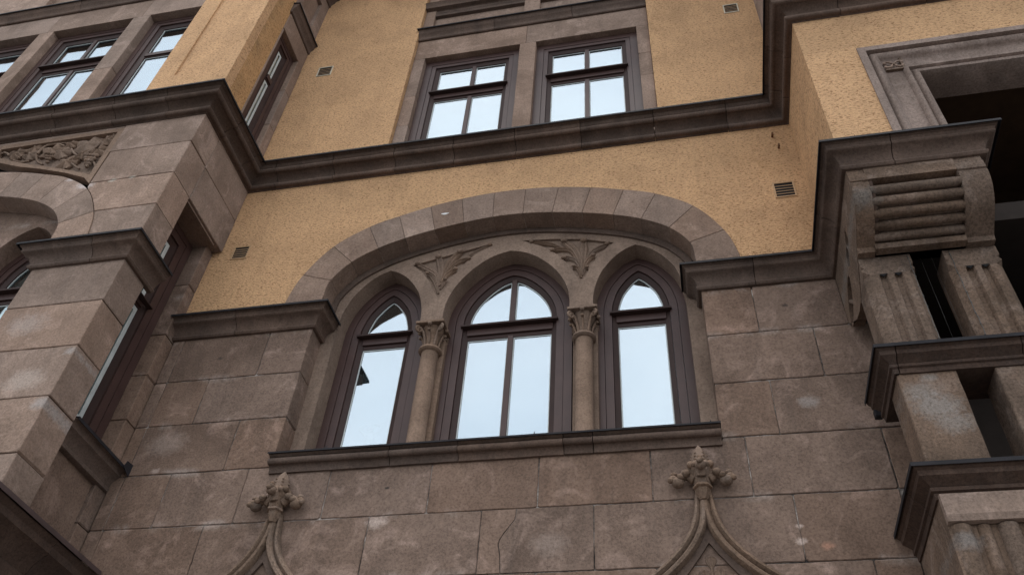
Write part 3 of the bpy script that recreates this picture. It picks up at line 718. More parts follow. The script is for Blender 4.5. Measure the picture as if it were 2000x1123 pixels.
window('right of the two upper four-pane windows in the ochre central wall', rect(O2[0] - 0.01, O2[1] + 0.01, 8.86, OZ + 0.01), FS, -0.075, [(-0.691 - 0.641) / 2], (10.20, 10.375), (0.095, 0.055, 0.05), group='upper windows of the central wall')

# ------------------------------------------------------------------ wall vents
def vent(x0, x1, z0, z1, label, m, k=6, tilt=0.0, border=0.013):
    t = thing('air_vent', label, 'vent', group='air vents in the roughcast')
    cxv, czv = (x0 + x1) / 2, (z0 + z1) / 2; c, s = math.cos(tilt), math.sin(tilt)
    def fr(u, v, n=0): return (cxv + (u * c - v * s), -n, czv + (u * s + v * c))
    w, h = (x1 - x0) / 2, (z1 - z0) / 2
    band('frame', rect(-w - border, w + border, -h - border, h + border), rect(-w, w, -h, h), fr, 0.008, -0.01, m, t)
    flat('opening', rect(-w, w, -h, h), fr, 0.001, BLACK, t)  # black plate stands in for the unlit depth behind the blades
    for i in range(k - 1):                      # thin louvre blades with wide dark gaps
        z = -h + (i + 1) * 2 * h / k
        plate('slat', rect(-w, w, z - 0.0030, z + 0.0030), [], fr, 0.003, VENTM, t, n=0.004)
    return t
vent(1.02, 1.176, 7.545, 7.725, 'air vent in the ochre wall right of the arch top', VENTM, 5, 0.0)
vent(-4.18, -4.03, 7.545, 7.70, 'air vent in the ochre wall beside the left bay, below the cornice', VENTM, 5)
vent(-4.07, -3.90, 10.905, 11.09, 'cream framed air vent high on the wall left of the upper windows', VENTW, 5)
vent(0.972, 1.115, 10.93, 11.10, 'cream framed air vent high on the wall right of the upper windows', VENTW, 5)
for k_, (x, z) in enumerate(((1.115, 8.43), (1.145, 8.245))):
    q = thing('iron_peg', ('upper' if k_ == 0 else 'lower') + ' of two rusty iron pegs under the cornice near the right bay', 'peg', group='rusty pegs in the roughcast')
    tube('shank', [(x, 0.02, z), (x, -0.05, z)], 0.010, RUST, q, 6); tube('rust_stub', [(x, -0.045, z + 0.01), (x, -0.045, z - 0.03)], 0.008, RUST, q, 6)

# ------------------------------------------------------------------ left projecting bay
bay = thing('projecting_bay', 'left projecting bay, brown ashlar pier and arch below ochre roughcast', 'bay')
BY = -1.02; FB = F(BY); BX0 = -4.32; BC = -6.863
zr = [4.36, 4.612, 5.087, 5.560, 6.03, 6.52]
for a, b in zip(zr, zr[1:]): slab('stone_block', rect(BC + 1.665, BX0, a, b), FB, 0.31, STONE_L, bay)
def edge(z0, z1, k=6): return [(BC + xo(z0 + (z1 - z0) * i / k), z0 + (z1 - z0) * i / k) for i in range(k + 1)]
slab('stone_block', [(BX0, 6.66), (BX0, 7.208)] + list(reversed(edge(6.70, 7.208))), FB, 0.31, STONE_L, bay, rough=False)
slab('stone_block', [(BX0, 7.208), (BX0, 7.66), (-5.19, 7.66), (-5.19, 7.60)] + list(reversed(edge(7.208, 7.56, 5))), FB, 0.31, STONE_L, bay, rough=False)
slab('stone_block', rect(-5.19, BX0, 7.66, 8.15), FB, 0.31, STONE_L, bay)
slab('stone_block', rect(-5.21, BX0, 8.15, 8.62), FB, 0.31, STONE_L, bay)
voussoirs(BC, FB, bay, STONE_L, ulo=-7.2)
plate('tympanum', [(BC + 0.55, 5.06)] + [(BC + u * 1.02, z + 0.035) for u, z in reversed(INNC) if u > 0.15] + [(BC + 1.70, 5.06)] + lancet(BC + 1.158, LS), [], FB, 0.2, STONE, bay, n=-0.20)
box('backing', (-9.6, BY + 0.75, 4.0), (-4.75, BY + 0.80, 13.6), BLACK, bay)
plate('mortar_bed', [(BY + 0.30, 7.69), (-0.01, 7.69), (-0.01, 8.62), (BY + 0.30, 8.62)], [], SX(BX0 - 0.012, 1), 0.2, JOINT, bay)
# side stones above the opening
FSd = SX(BX0, 1)
slab('stone_block', rect(BY + 0.312, 0.0, 7.655, 8.13), FSd, 0.28, STONE_L, bay)
slab('stone_block', rect(BY + 0.312, 0.0, 8.13, 8.62), FSd, 0.28, STONE_L, bay)
# carved vine panel in the spandrel
tri = [(-6.66, 8.56), (-5.20, 8.56), (-5.20, 7.66), (-5.30, 7.765), (-5.55, 7.885), (-5.90, 8.02), (-6.22, 8.125), (-6.55, 8.27), (-6.66, 8.36)]
tin = [(-6.60, 8.49), (-5.262, 8.505), (-5.258, 7.80), (-5.50, 7.905), (-5.88, 8.05), (-6.19, 8.165), (-6.50, 8.31), (-6.60, 8.40)]
plate('panel_border', tri, [tin], FB, 0.06, STONE_F, bay, n=0.0)
plate('panel_floor', tri, [], FB, 0.04, STONE_F, bay, n=-0.062)
plate('panel_filler', [(-9.6, 8.0), (-6.66, 8.33), (-6.66, 8.62), (-9.6, 8.62)], [], FB, 0.1, STONE_L, bay, n=-0.003)
plate('panel_filler', [(-6.66, 8.562), (-5.21, 8.562), (-5.21, 8.62), (-6.66, 8.62)], [], FB, 0.1, STONE_L, bay, n=-0.003)
FP = F(BY + 0.058)
A1 = (0, 140)
def tp(pts): return trace(0, 140, pts, BY + 0.02)
def vine_leaf(cx, cy, r, rot, parent):
    c = tp([(cx, cy)])[0]; rr = r * 0.0027
    bm = bmesh.new(); nlob = 5; ring = []; k = 40
    cv = bm.verts.new(FP(c[0], c[1], 0.050)); mid = []
    for i in range(k):
        a = 2 * math.pi * i / k; lob = 0.72 + 0.28 * abs(math.cos(nlob * a / 2 + 0.3)) + 0.07 * math.cos(15 * a)
        q = rr * lob; mid.append(bm.verts.new(FP(c[0] + q * 0.55 * math.cos(a + rot), c[1] + q * 0.5 * math.sin(a + rot), 0.050 - 0.022 * abs(math.sin(nlob * a / 2 + 0.3)))))
        ring.append(bm.verts.new(FP(c[0] + q * math.cos(a + rot), c[1] + q * 0.85 * math.sin(a + rot), 0.018 + 0.012 * math.cos(5 * a))))
    low = [bm.verts.new(Vector(v.co) + Vector((0, 0.03, 0))) for v in ring]
    for i in range(k):
        j = (i + 1) % k; bm.faces.new((cv, mid[i], mid[j])); bm.faces.new((mid[i], ring[i], ring[j], mid[j])); bm.faces.new((ring[i], low[i], low[j], ring[j]))
    link('vine_leaf', bm, STONE_F, parent, True, 40)
for a in ((150, 680, 42, 0.4), (300, 645, 42, 1.0), (255, 700, 34, 2.2), (440, 660, 55, 0.2), (520, 680, 42, 2.6), (560, 760, 46, 1.3), (600, 610, 30, 0.3), (740, 610, 66, 0.1), (835, 660, 42, 1.8), (905, 570, 38, 2.0), (955, 545, 30, 0.6), (700, 690, 36, 1.1), (130, 705, 30, 1.8), (620, 740, 26, 0.9)):
    vine_leaf(*a, bay)
for cxg, cyg, n_ in ((415, 730, 4), (755, 745, 5)):
    for i in range(n_):
        for j in range(n_ - i):
            p = tp([(cxg - 10 - 6 * i + j * 24 - (n_ - i) * 9 + 22, cyg - 40 + i * 24 + j * 2 + (i % 2) * 4)])[0]
            ball('grape', FP(p[0], p[1], 0.040), 0.0185 + 0.004 * (n_ == 5), STONE_F, bay, 2)
for pts in ([(0, 735), (180, 775), (370, 800), (560, 832), (740, 865)], [(300, 690), (310, 750), (355, 780)], [(310, 690), (380, 625), (480, 605), (545, 625)],
            [(600, 650), (650, 700), (760, 665), (840, 600), (850, 580)], [(360, 612), (450, 600), (560, 600), (650, 590)], [(600, 770), (640, 800), (665, 815)],
            [(110, 745), (180, 760), (240, 750)], [(780, 830), (800, 790), (770, 740)], [(0, 690), (40, 680), (70, 695), (60, 705)]):
    c = tp(pts); tube('tendril', [FP(u, v, 0.028) for u, v in catmull(c, 5)], 0.012, STONE_F, bay, 6)

# pier capital ledge of the left bay
capL = thing('pier_ledge', 'dark moulded ledge capping the ashlar pier of the left bay', 'ledge')
pc = [(BC + 1.665, BY + 0.19), (BC + 1.665, BY), (BX0, BY), (BX0, BY + 0.40)]
moulding('impost_stone', pc, IP, STONE_D, capL, [0.75]); cover(pc, 6.684, 0.13, capL)

# jamb strip beside the recessed side window, part of the central wall
for a, b in zip([4.30, 4.607, 5.07, 5.54, 6.005, 6.47, 7.10], [4.607, 5.07, 5.54, 6.005, 6.47, 7.10, 7.66]):
    slab('jamb_stone', rect(-4.75, -4.415, a, b), F(-0.125), 0.20, STONE, wall, seg=0.3)
plate('recess_wall', rect(-0.95, -0.127, 4.2, 4.98), [], SX(-4.45, 1), 0.1, STONE, bay)
window('tall narrow window in the side of the left bay, half hidden behind the ashlar pier', rect(-0.90, -0.13, 5.10, 7.64), SX(-4.56, 1), 0.0, [], (6.57, 6.66), (0.085, 0.085, 0.07), GLASS_S, bead=0.045, group='side windows of the left bay', lip=True, deep=0.05)
plate('recess_ceiling', [(-4.9, -0.72), (-4.34, -0.72), (-4.34, -0.13), (-4.9, -0.13)], [], lambda u, v, n=0: (u, v, 7.648 + n), 0.02, STONE, bay)
ss = thing('bay_sill', 'sloping dark stone sill below the side window of the left bay', 'sill')
SSP = [(-0.05, 4.930), (0.010, 4.930), (0.022, 4.938), (0.022, 4.965), (0.014, 4.972), (0.03, 5.02), (0.06, 5.05), (0.078, 5.062), (0.078, 5.085), (0.095, 5.11), (0.110, 5.118), (-0.10, 5.14)]
moulding('sill_stone', [(-4.42, -0.708), (-4.42, -0.002)], SSP, STONE_D, ss)
moulding('metal_cover', [(-4.42, -0.708), (-4.42, -0.002)], [(-0.15, 5.150), (0.122, 5.122), (0.124, 5.104), (0.128, 5.104), (0.127, 5.130), (-0.15, 5.170)], METAL, ss, [], False, zj=0)
flat('end_flap', [(-0.10, 5.10), (-0.005, 5.06), (-0.002, 5.17), (-0.08, 5.16)], SX(-4.27, 1), 0.0, METAL, ss)
ll = thing('base_ledge', 'broad dark metal covered ledge at the foot of the left bay pier', 'ledge')
LP = [(-0.1, 3.90), (0.02, 3.90), (0.03, 3.94), (0.03, 3.99), (0.02, 4.00), (0.05, 4.08), (0.10, 4.13), (0.13, 4.15), (0.13, 4.20), (0.16, 4.235), (-0.10, 4.26)]
lpath = [(-6.5, BY), (BX0, BY), (BX0, -0.012)]
moulding('ledge_stone', lpath, LP, STONE_DD, ll, [1.4, 2.7])
moulding('metal_cover', lpath, [(-0.15, 4.37), (0.0, 4.352), (0.172, 4.262), (0.176, 4.235), (0.180, 4.235), (0.180, 4.268), (0.0, 4.360), (-0.15, 4.378)], METAL_B, ll, [], False, zj=0)
tube('flashing_seam', [(BX0 + 0.13, BY + 0.32, 4.29), (BX0 + 0.0, BY + 0.36, 4.36)], 0.008, METAL, ll, 5)
for i, (a, b) in enumerate(((3.0, 3.45), (3.45, 3.91))): slab('stone_block', rect(BY, -0.002, a, b), SX(BX0, 1), 0.3, STONE, bay)
for i, (a, b) in enumerate(((3.0, 3.45), (3.45, 3.91))): slab('stone_block', rect(-6.5, BX0 - 0.31, a, b), FB, 0.3, STONE, bay)
box('bay_wall', (-9.6, BY + 0.01, 0.1), (BX0 - 0.01, -0.002, 3.0), STONE, bay)

# bay above the cornice
UY = -1.0; FU = F(UY)
pan = rect(-5.04, -4.50, 9.55, 13.5)
plate('roughcast_panel', rect(-5.285, -4.345, 8.80, 13.6), [pan], FU, 0.12, STUC, bay)
plate('sunk_panel', pan, [], FU, 0.05, STUC, bay, n=-0.022)
FUs = SX(-4.345, 1)
plate('roughcast_panel', rect(UY + 0.121, -0.60, 8.80, 13.6), [], FUs, 0.13, STUC_S, bay)
for a, b in ((8.86, 9.72), (9.72, 10.45), (10.45, 11.13)): slab('surround_stone', rect(-0.135, -0.001, a, b), FUs, 0.22, STONE_L, bay, n=0.018, seg=0.3)
slab('surround_stone', rect(-0.60, -0.565, 8.86, 11.13), FUs, 0.15, STONE_L, bay, n=0.004, seg=0.3)
slab('surround_stone', rect(-0.60, -0.001, 11.13, 11.50), FUs, 0.2, STONE_L, bay, n=0.012, seg=0.3)
window('narrow upper window in the stucco side of the left bay', rect(-0.565, -0.125, 8.86, 11.13), SX(-4.345, 1), -0.055, [], (10.30, 10.40), (0.06, 0.055, 0.06), GLASS_S, bead=0.03, group='side windows of the left bay', lip=False, deep=0.05)
moulding('string_stone', [(-4.345, -0.62), (-4.345, -0.001)], [(o - 0.0, z + 0.02) for o, z in STR], STONE_D, bay)
moulding('metal_cover', [(-4.345, -0.63), (-4.345, 0.0)], [(-0.02, 11.723), (0.094, 11.700), (0.097, 11.682), (0.100, 11.682), (0.099, 11.706), (-0.02, 11.74)], METAL, bay, [], False, zj=0)
plate('apron_panel', rect(-0.60, -0.001, 11.70, 13.6), [rect(-0.50, -0.16, 11.95, 12.6)], FUs, 0.06, STONE_L, bay, n=0.012)
plate('apron_floor', rect(-0.60, -0.001, 11.70, 13.6), [], FUs, 0.06, STONE_L, bay, n=-0.04)
moulding('string_stone', [(-4.345, -0.62), (-4.345, -0.001)], [(o * 1.3, z + 1.32) for o, z in STR], STONE_D, bay)
moulding('metal_cover', [(-4.345, -0.63), (-4.345, 0.0)], [(-0.02, 13.03), (0.122, 13.00), (0.128, 12.982), (0.131, 12.982), (0.130, 13.01), (-0.02, 13.05)], METAL, bay, [], False, zj=0)
FL = F(-0.945)
def sb(a, b, c, d, n='surround_stone'): slab(n, rect(a, b, c, d), FL, 0.22, STONE_L, bay, gap=0.0015, bevel=0.003, seg=0.3)
ZT = 11.36
sb(-6.31, -6.065, 8.86, 10.1); sb(-6.31, -6.065, 10.1, ZT); sb(-7.67, -7.455, 8.86, ZT)
sb(-9.6, -7.56, ZT, 11.84); sb(-7.56, -6.19, ZT, 11.84); sb(-6.19, -5.27, ZT, 11.84); sb(-9.6, -9.0, 8.86, ZT)
moulding('string_stone', [(-9.6, -0.945), (-5.27, -0.945)], [(o, z + 0.32) for o, z in STR], STONE_D, bay, [1.2, 2.3, 3.4])
moulding('metal_cover', [(-9.6, -0.945), (-5.27, -0.945)], [(-0.02, 12.023), (0.094, 12.0), (0.097, 11.982), (0.100, 11.982), (0.099, 12.006), (-0.02, 12.04)], METAL, bay, [], False, zj=0)
plate('apron_panel', rect(-9.6, -5.27, 12.0, 13.6), [rect(-8.1, -6.3, 12.12, 13.3)], FL, 0.1, STONE_L, bay, n=-0.02)
plate('apron_floor', rect(-9.6, -5.27, 12.0, 13.6), [], FL, 0.05, STONE_L, bay, n=-0.09)
for i in range(7):
    x = -7.95 + i * 0.25
    leaf('apron_leaf', [(x, 12.15), (x + 0.06, 12.3), (x + 0.18, 12.36), (x + 0.2, 12.28)], 0.035, 0.05, F(-0.86), STONE_L, bay)
gB = 'upper windows across the front of the left bay'
WD = (0.075, 0.06, 0.055)
window('single-light upper window of the left bay, beside the ochre panel', rect(-6.075, -5.29, 8.86, ZT + 0.01), FL, -0.10, [], (10.49, 10.575), WD, group=gB, lip=False)
window('two-light upper window of the left bay between two stone posts', rect(-7.465, -6.30, 8.86, ZT + 0.01), FL, -0.10, [-6.845], (10.45, 10.63), WD, group=gB)
window('upper window of the left bay at the far left edge, mostly cut off', rect(-9.0, -7.66, 8.86, ZT + 0.01), FL, -0.10, [-8.33], (10.45, 10.63), WD, group=gB)
window('right hand pointed window under the arch of the left bay, seen below the vine carving', lancet(BC + 1.158, LS), FB, W0, [], sym=BC + 1.158, tz= (6.56, 6.725), glass=GLASS_S)

# ------------------------------------------------------------------ right bay with loggia
rb = thing('loggia_bay', 'right projecting bay, ochre roughcast over an open stone loggia', 'bay')
RX, RY = 1.295, -1.055; FR = F(RY); FRs = SX(RX, -1)
plate('roughcast_panel', rect(RY + 0.141, 0.0, 6.60, 8.66), [], FRs, 0.14, STUC, rb)
plate('roughcast_panel', [(RX, 6.60), (1.704, 6.60), (1.704, 8.035), (5.2, 8.035), (5.2, 8.66), (RX, 8.66)], [], FR, 0.14, STUC, rb)
plate('bay_wall', rect(-1.0, 0.0, 8.8, 13.6), [], FRs, 0.14, STONE_L, rb, n=-0.02)
box('bay_wall', (RX + 0.03, -1.0, 8.8), (5.2, -0.9, 13.6), STUC, rb)
# moulded frame of the opening above the ledge
pf = [(1.704, 6.62), (1.704, 8.035), (5.2, 8.035)]
prof = [(0.0, -0.06), (0.0, 0.012), (-0.058, 0.012), (-0.064, -0.035), (-0.078, -0.035), (-0.088, -0.010), (-0.110, 0.004), (-0.132, -0.008), (-0.146, -0.03), (-0.158, -0.05), (-0.172, -0.055),
        (-0.285, -0.055), (-0.292, -0.03), (-0.305, -0.018), (-0.322, -0.022), (-0.332, -0.05), (-0.345, -0.055), (-0.352, -0.035), (-0.368, -0.022), (-0.388, -0.03), (-0.398, -0.055), (-0.400, -0.30)]
sweep_plane('opening_frame', pf, prof, FR, STONE_G, rb)
# carved quatrefoil in the square at the corner of the frame
sq = (1.704 + 0.172, 1.704 + 0.285, 8.035 - 0.285, 8.035 - 0.172); sc = ((sq[0] + sq[1]) / 2 + 0.005, (sq[2] + sq[3]) / 2 - 0.01)
fbox('corner_fillet', FR, sq[0] - 0.01, sq[1] + 0.02, sq[2] - 0.03, sq[2] - 0.012, -0.06, -0.03, STONE_RB, rb)
fbox('corner_fillet', FR, sq[1] + 0.004, sq[1] + 0.02, sq[2] - 0.012, sq[3] + 0.02, -0.06, -0.03, STONE_RB, rb)
for sx in (-1, 1):
    for sy in (-1, 1):
        sp = [FR(sc[0] + sx * (0.012 + 0.034 * (1 - math.cos(0.5 * i)) / 1.4 + 0.006 * i / 4), sc[1] + sy * (0.008 + 0.026 * math.sin(0.52 * i) * (1 - i / 16) + 0.003 * i), -0.035) for i in range(10)]
        tube('scroll_ornament', sp, 0.0085, STONE_L, rb, 6)
ball('scroll_boss', FR(sc[0], sc[1], -0.035), 0.012, STONE_F, rb)
# console block carrying the ledge: rolled profile with horizontal flutes
cs = [(-1.055, 6.50), (-1.055, 6.435), (-1.063, 6.43), (-1.063, 6.36), (-1.050, 6.352)]
rollp = [(-1.062, 6.335), (-1.055, 6.28), (-1.030, 6.215), (-0.985, 6.155), (-0.93, 6.11), (-0.86, 6.075), (-0.79, 6.045), (-0.745, 6.022)]
side = cs + rollp + [(-0.735, 5.985), (-0.62, 5.985), (-0.62, 6.50)]
def extrude_x(name, pr, x0, x1, m, parent, sm=False):
    bm = bmesh.new(); a = [bm.verts.new((x0, y, z)) for y, z in pr]; b = [bm.verts.new((x1, y, z)) for y, z in pr]; k = len(pr)
    for i in range(k): bm.faces.new((a[i], a[(i + 1) % k], b[(i + 1) % k], b[i]))
    bm.faces.new(a); bm.faces.new(list(reversed(b)))
    return link(name, bm, m, parent, sm, 35)
con = thing('console_block', 'fluted rolled stone console under the ledge of the right bay', 'console')
RL = catmull(rollp, 4)
extrude_x('console_scroll', cs + RL + [(-0.735, 5.985), (-0.62, 5.985), (-0.62, 6.50)], RX + 0.003, 1.415, STONE_RB, con, True)
extrude_x('console_scroll', cs + RL + [(-0.735, 5.985), (-0.62, 5.985), (-0.62, 6.50)], 1.985, 2.165, STONE_RB, con, True)
inner_roll = [(y + 0.05 * min(1, (6.40 - z) * 6), z + 0.02) for y, z in RL]
extrude_x('console_core', [(-1.0, 6.50), (-1.0, 6.36)] + [(y + 0.03, z + 0.03) for y, z in RL[3:]] + [(-0.70, 5.985), (-0.62, 5.985), (-0.62, 6.50)], 1.415, 1.985, STONE_RB, con)
extrude_x('console_fillet', [(-1.062, 6.50), (-1.062, 6.365), (-0.9, 6.365), (-0.9, 6.50)], 1.410, 1.99, STONE_RB, con)
arc = [0.0]
for a, b in zip(RL, RL[1:]): arc.append(arc[-1] + math.dist(a, b))
def on_arc(s):
    for i in range(len(RL) - 1):
        if s <= arc[i + 1]: t = (s - arc[i]) / (arc[i + 1] - arc[i]); return (RL[i][0] + (RL[i + 1][0] - RL[i][0]) * t, RL[i][1] + (RL[i + 1][1] - RL[i][1]) * t)
    return RL[-1]
for i in range(5):
    s = 0.04 + (arc[-1] - 0.07) * (i + 0.5) / 5; y, z = on_arc(s)
    tube('flute_roll', [(1.412, y + 0.022, z + 0.020), (1.988, y + 0.022, z + 0.020)], 0.0335, STONE_RB, con, 14)
extrude_x('console_base', [(-0.765, 6.03), (-0.760, 5.985), (-0.62, 5.985), (-0.62, 6.03)], 1.41, 1.99, STONE_RB, con)
# pierced side bracket
outer = [(-0.005, 6.50)] + [(-1.04, 6.49)] + [(y + 0.006, z) for y, z in RL] + [(-0.70, 6.00), (-0.60, 5.90), (-0.47, 5.80), (-0.36, 5.795), (-0.25, 5.825), (-0.13, 5.905), (-0.005, 6.00)]
def blob(c, r, sq=1.0, rot=0.0, k=12): return [(c[0] + r * math.cos(t) * math.cos(rot) - r * sq * math.sin(t) * math.sin(rot), c[1] + r * math.cos(t) * math.sin(rot) + r * sq * math.sin(t) * math.cos(rot)) for t in [2 * math.pi * i / k for i in range(k)]]
holes = [blob((-0.60, 6.29), 0.085, 0.6, -0.9), blob((-0.49, 6.21), 0.075, 0.6, -0.9), blob((-0.22, 6.03), 0.19, 0.42, 0.9 + math.pi / 2)]
plate('pierced_bracket', outer, holes, FRs, 0.084, STONE_RB, con, n=0.0)
plate('bracket_core', inset0(outer, 0.004), [], FRs, 0.06, STONE_DD, con, n=-0.085)  # darker stone colour puts shade into the bracket holes
tube('bracket_rib', [(RX + 0.02, -0.36, 5.88), (RX + 0.02, -0.24, 5.99), (RX + 0.02, -0.10, 6.15)], 0.018, STONE_RB, con, 8)

# paired posts with chamfer stops and flutes
def fluted(x0, x1, y0, y1, z0, z1, label, group):
    t = thing('fluted_post', label, 'post', group=group)
    w = x1 - x0; ch = 0.04
    base = [(x0 + ch, y0), (x1 - ch, y0), (x1, y0 + ch), (x1, y1), (x0, y1), (x0, y0 + ch)]
    g = w * 0.085
    def sec(f):
        c1, c2 = x0 + w * 0.375, x0 + w * 0.66
        return [(x0 + ch, y0), (c1 - g, y0), (c1 - g * 0.5, y0 + 0.026 * f), (c1 + g * 0.5, y0 + 0.026 * f), (c1 + g, y0), (c2 - g, y0), (c2 - g * 0.5, y0 + 0.026 * f), (c2 + g * 0.5, y0 + 0.026 * f), (c2 + g, y0),
                (x1 - ch, y0), (x1, y0 + ch), (x1, y0 + 0.10), (x1 - 0.02 * f, y0 + 0.115), (x1 - 0.02 * f, y0 + 0.145), (x1, y0 + 0.16), (x1, y1), (x0, y1), (x0, y0 + ch)]
    zt = z1 - 0.165; zb = z0 + 0.05
    bm = bmesh.new(); rs = [[bm.verts.new((x, y, z)) for x, y in sec(f)] for z, f in ((z0, 0), (zb, 0), (zb + 0.05, 1), (zt - 0.012, 1), (zt, 0), (zt + 0.001, 0))]
    for a, b in zip(rs, rs[1:]):
        k = len(a)
        for i in range(k): bm.faces.new((a[i], a[(i + 1) % k], b[(i + 1) % k], b[i]))
    bm.faces.new(rs[0]); bm.faces.new(list(reversed(rs[-1])))
    link('shaft', bm, STONE_RB, t)
    # uncut head with notched arrises
    bm = bmesh.new(); hs_ = [[bm.verts.new((x, y, z)) for x, y in q] for z, q in (
        (zt + 0.002, base), (zt + 0.035, [(x0, y0), (x1, y0), (x1, y0), (x1, y1), (x0, y1), (x0, y0)]), (zt + 0.07, [(x0 + 0.02, y0), (x1 - 0.02, y0), (x1, y0 + 0.02), (x1, y1), (x0, y1), (x0, y0 + 0.02)]), (zt + 0.085, [(x0, y0), (x1, y0), (x1, y0), (x1, y1), (x0, y1), (x0, y0)]), (z1, [(x0, y0), (x1, y0), (x1, y0), (x1, y1), (x0, y1), (x0, y0)]))]
    for a, b in zip(hs_, hs_[1:]):
        for i in range(6): 
            bm.faces.new((a[i], a[(i + 1) % 6], b[(i + 1) % 6], b[i]))
    bm.faces.new(hs_[0]); bm.faces.new(list(reversed(hs_[-1])))
    bmesh.ops.remove_doubles(bm, verts=bm.verts[:], dist=1e-5)
    link('head', bm, STONE_RB, t)
    for cx_ in (x0 + w * 0.375, x0 + w * 0.66): plate('flute_end_shade', [(cx_ - g, zt + 0.003), (cx_ + g, zt + 0.003), (cx_, zt - 0.022)], [], F(y0), 0.01, BLACK, t, n=0.0015)  # flat black triangles stand for shade where the flutes end
    return t
PY = -0.68
fluted(1.30, 1.632, PY, -0.45, 5.12, 5.985, 'fluted stone post at the corner of the loggia, nearer the arched window', 'fluted posts of the loggia')
fluted(1.838, 2.170, PY, -0.45, 5.12, 5.985, 'fluted stone post of the loggia at the right edge, second from the corner', 'fluted posts of the loggia')
# ledges and parapet of the loggia
def ledge(label, z, drop, lip, y, xl, yend, mat_c=METAL, steps=None):
    t = thing('loggia_ledge', label, 'ledge', group='ledges of the loggia')
    p = [(xl, yend), (xl, y), (5.2, y)]
    h = drop
    pr = [(-0.3, z - h), (0.012, z - h), (0.016, z - h * 0.80), (0.030, z - h * 0.76), (0.030, z - h * 0.64), (0.020, z - h * 0.60), (lip * 0.45, z - h * 0.46), (lip * 0.72, z - h * 0.36), (lip * 0.76, z - h * 0.20), (lip * 0.90, z - h * 0.14), (lip * 0.94, z - h * 0.04), (-0.3, z + 0.005)]
    moulding('ledge_stone', p, pr, STONE_DD, t, [0.5, 1.2, 2.2])
    moulding('metal_cover', p, [(-0.3, z + 0.006), (lip, z - 0.006), (lip + 0.002, z - 0.022), (lip + 0.006, z - 0.022), (lip + 0.006, z + 0.002), (-0.3, z + 0.035)], mat_c, t, [], False, zj=0)
    return t
l1 = ledge('dark moulded ledge of the loggia under the fluted posts', 5.130, 0.165, 0.100, PY, 1.297, -0.20)
box('end_flap', (1.235, -0.215, 5.015), (1.285, -0.16, 5.075), METAL, l1, 0.006)
l2 = ledge('broad metal covered ledge of the loggia at the lower right corner', 4.285, 0.175, 0.105, PY, 1.297, -0.002)
for i, (a, b) in enumerate(((1.30, 1.635), (1.845, 2.18))):
    t = thing('parapet_post', ('plain weathered parapet post below the corner fluted post, with a pale worn patch' if i == 0 else 'plain parapet post cut by the right edge, below the second fluted post'), 'post', group='parapet posts of the loggia')
    slab('post_stone', rect(a, b, 4.30, 4.99), F(PY), 0.24, STONE_RB, t, gap=0.0, bevel=0.006)
    moulding('foot_strip', [(a - 0.0, -0.45), (a - 0.0, PY), (b, PY), (b, -0.45)], [(0.001, 4.318), (0.010, 4.318), (0.008, 4.34), (0.001, 4.345)], METAL, t, [], False)
lb = thing('rolled_plinth', 'stone plinth block with vertical rolls at the bottom right corner', 'plinth')
extrude_x('cap_band', [(-0.69, 4.13), (-0.725, 4.125), (-0.735, 4.00), (-0.725, 3.965), (-0.69, 3.96)], 1.297, 5.2, STONE_L, lb)
box('base_wall', (1.299, PY, 3.0), (5.2, -0.5, 4.14), STONE_RB, lb)
box('base_wall', (1.297, PY - 0.01, 3.0), (1.40, -0.003, 4.14), STONE_RB, lb)
box('base_wall', (1.30, PY, 0.1), (5.2, -0.002, 3.0), STONE_RB, lb)
for xx, w in ((1.36, 0.055), (1.47, 0.038), (1.585, 0.055), (1.72, 0.055), (1.86, 0.055), (2.0, 0.055)):
    lathe('vertical_roll', [(w, 3.3), (w, 3.955)], (xx, PY + 0.015), STONE_RB, lb, 14)
# loggia interior, shade put into the colour of its darker walls and decks
box('partition', (5.2, -1.05, 3.6), (5.3, 1.0, 8.8), BLACK, rb)  # unseen end wall added to keep outside light out of the loggia
inn = thing('loggia_interior', 'dark brown plastered interior of the loggia at the right edge, shade in its colour', 'loggia')
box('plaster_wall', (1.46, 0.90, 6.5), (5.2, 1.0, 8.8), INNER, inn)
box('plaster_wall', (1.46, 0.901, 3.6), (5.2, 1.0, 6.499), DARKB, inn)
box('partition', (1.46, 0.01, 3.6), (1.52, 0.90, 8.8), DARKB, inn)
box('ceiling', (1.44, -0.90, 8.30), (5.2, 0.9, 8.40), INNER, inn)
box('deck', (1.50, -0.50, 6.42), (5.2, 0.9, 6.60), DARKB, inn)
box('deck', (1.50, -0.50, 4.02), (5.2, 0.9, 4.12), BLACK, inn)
window('dark window at the back of the loggia behind the fluted posts', rect(2.62, 3.9, 4.5, 6.40), F(0.895), 0.0, [3.25], (5.9, 6.0), (0.03, 0.03, 0.03), GLASS_S, lip=False)
for i, x in enumerate((1.70, 1.77)):
    w_ = tube('netting_wire', [(x, PY + 0.03, 5.13), (x, PY + 0.03, 5.99)], 0.0007, WIREM, None, 4)
    tag(w_, ('thin vertical netting wire nearer the corner fluted post' if i == 0 else 'thin vertical netting wire nearer the second fluted post'), 'wire', 'bird netting wires')
for i, (x, s_) in enumerate(((1.612, 1), (1.875, 1))):
    t = thing('beaded_netting', ('beaded netting cord running down the right edge of the corner fluted post' if i == 0 else 'beaded netting cord running down the left face of the second fluted post'), 'cord', group='beaded netting cords')
    pts = [(x + random.uniform(-0.003, 0.003), PY - 0.004, 5.99 - j * 0.045) for j in range(19)]
    tube('cord', pts, 0.0022, WIREM, t, 5)
    for j in range(1, 18, 2): ball('bead', pts[j], 0.006, WIREM, t, 1)

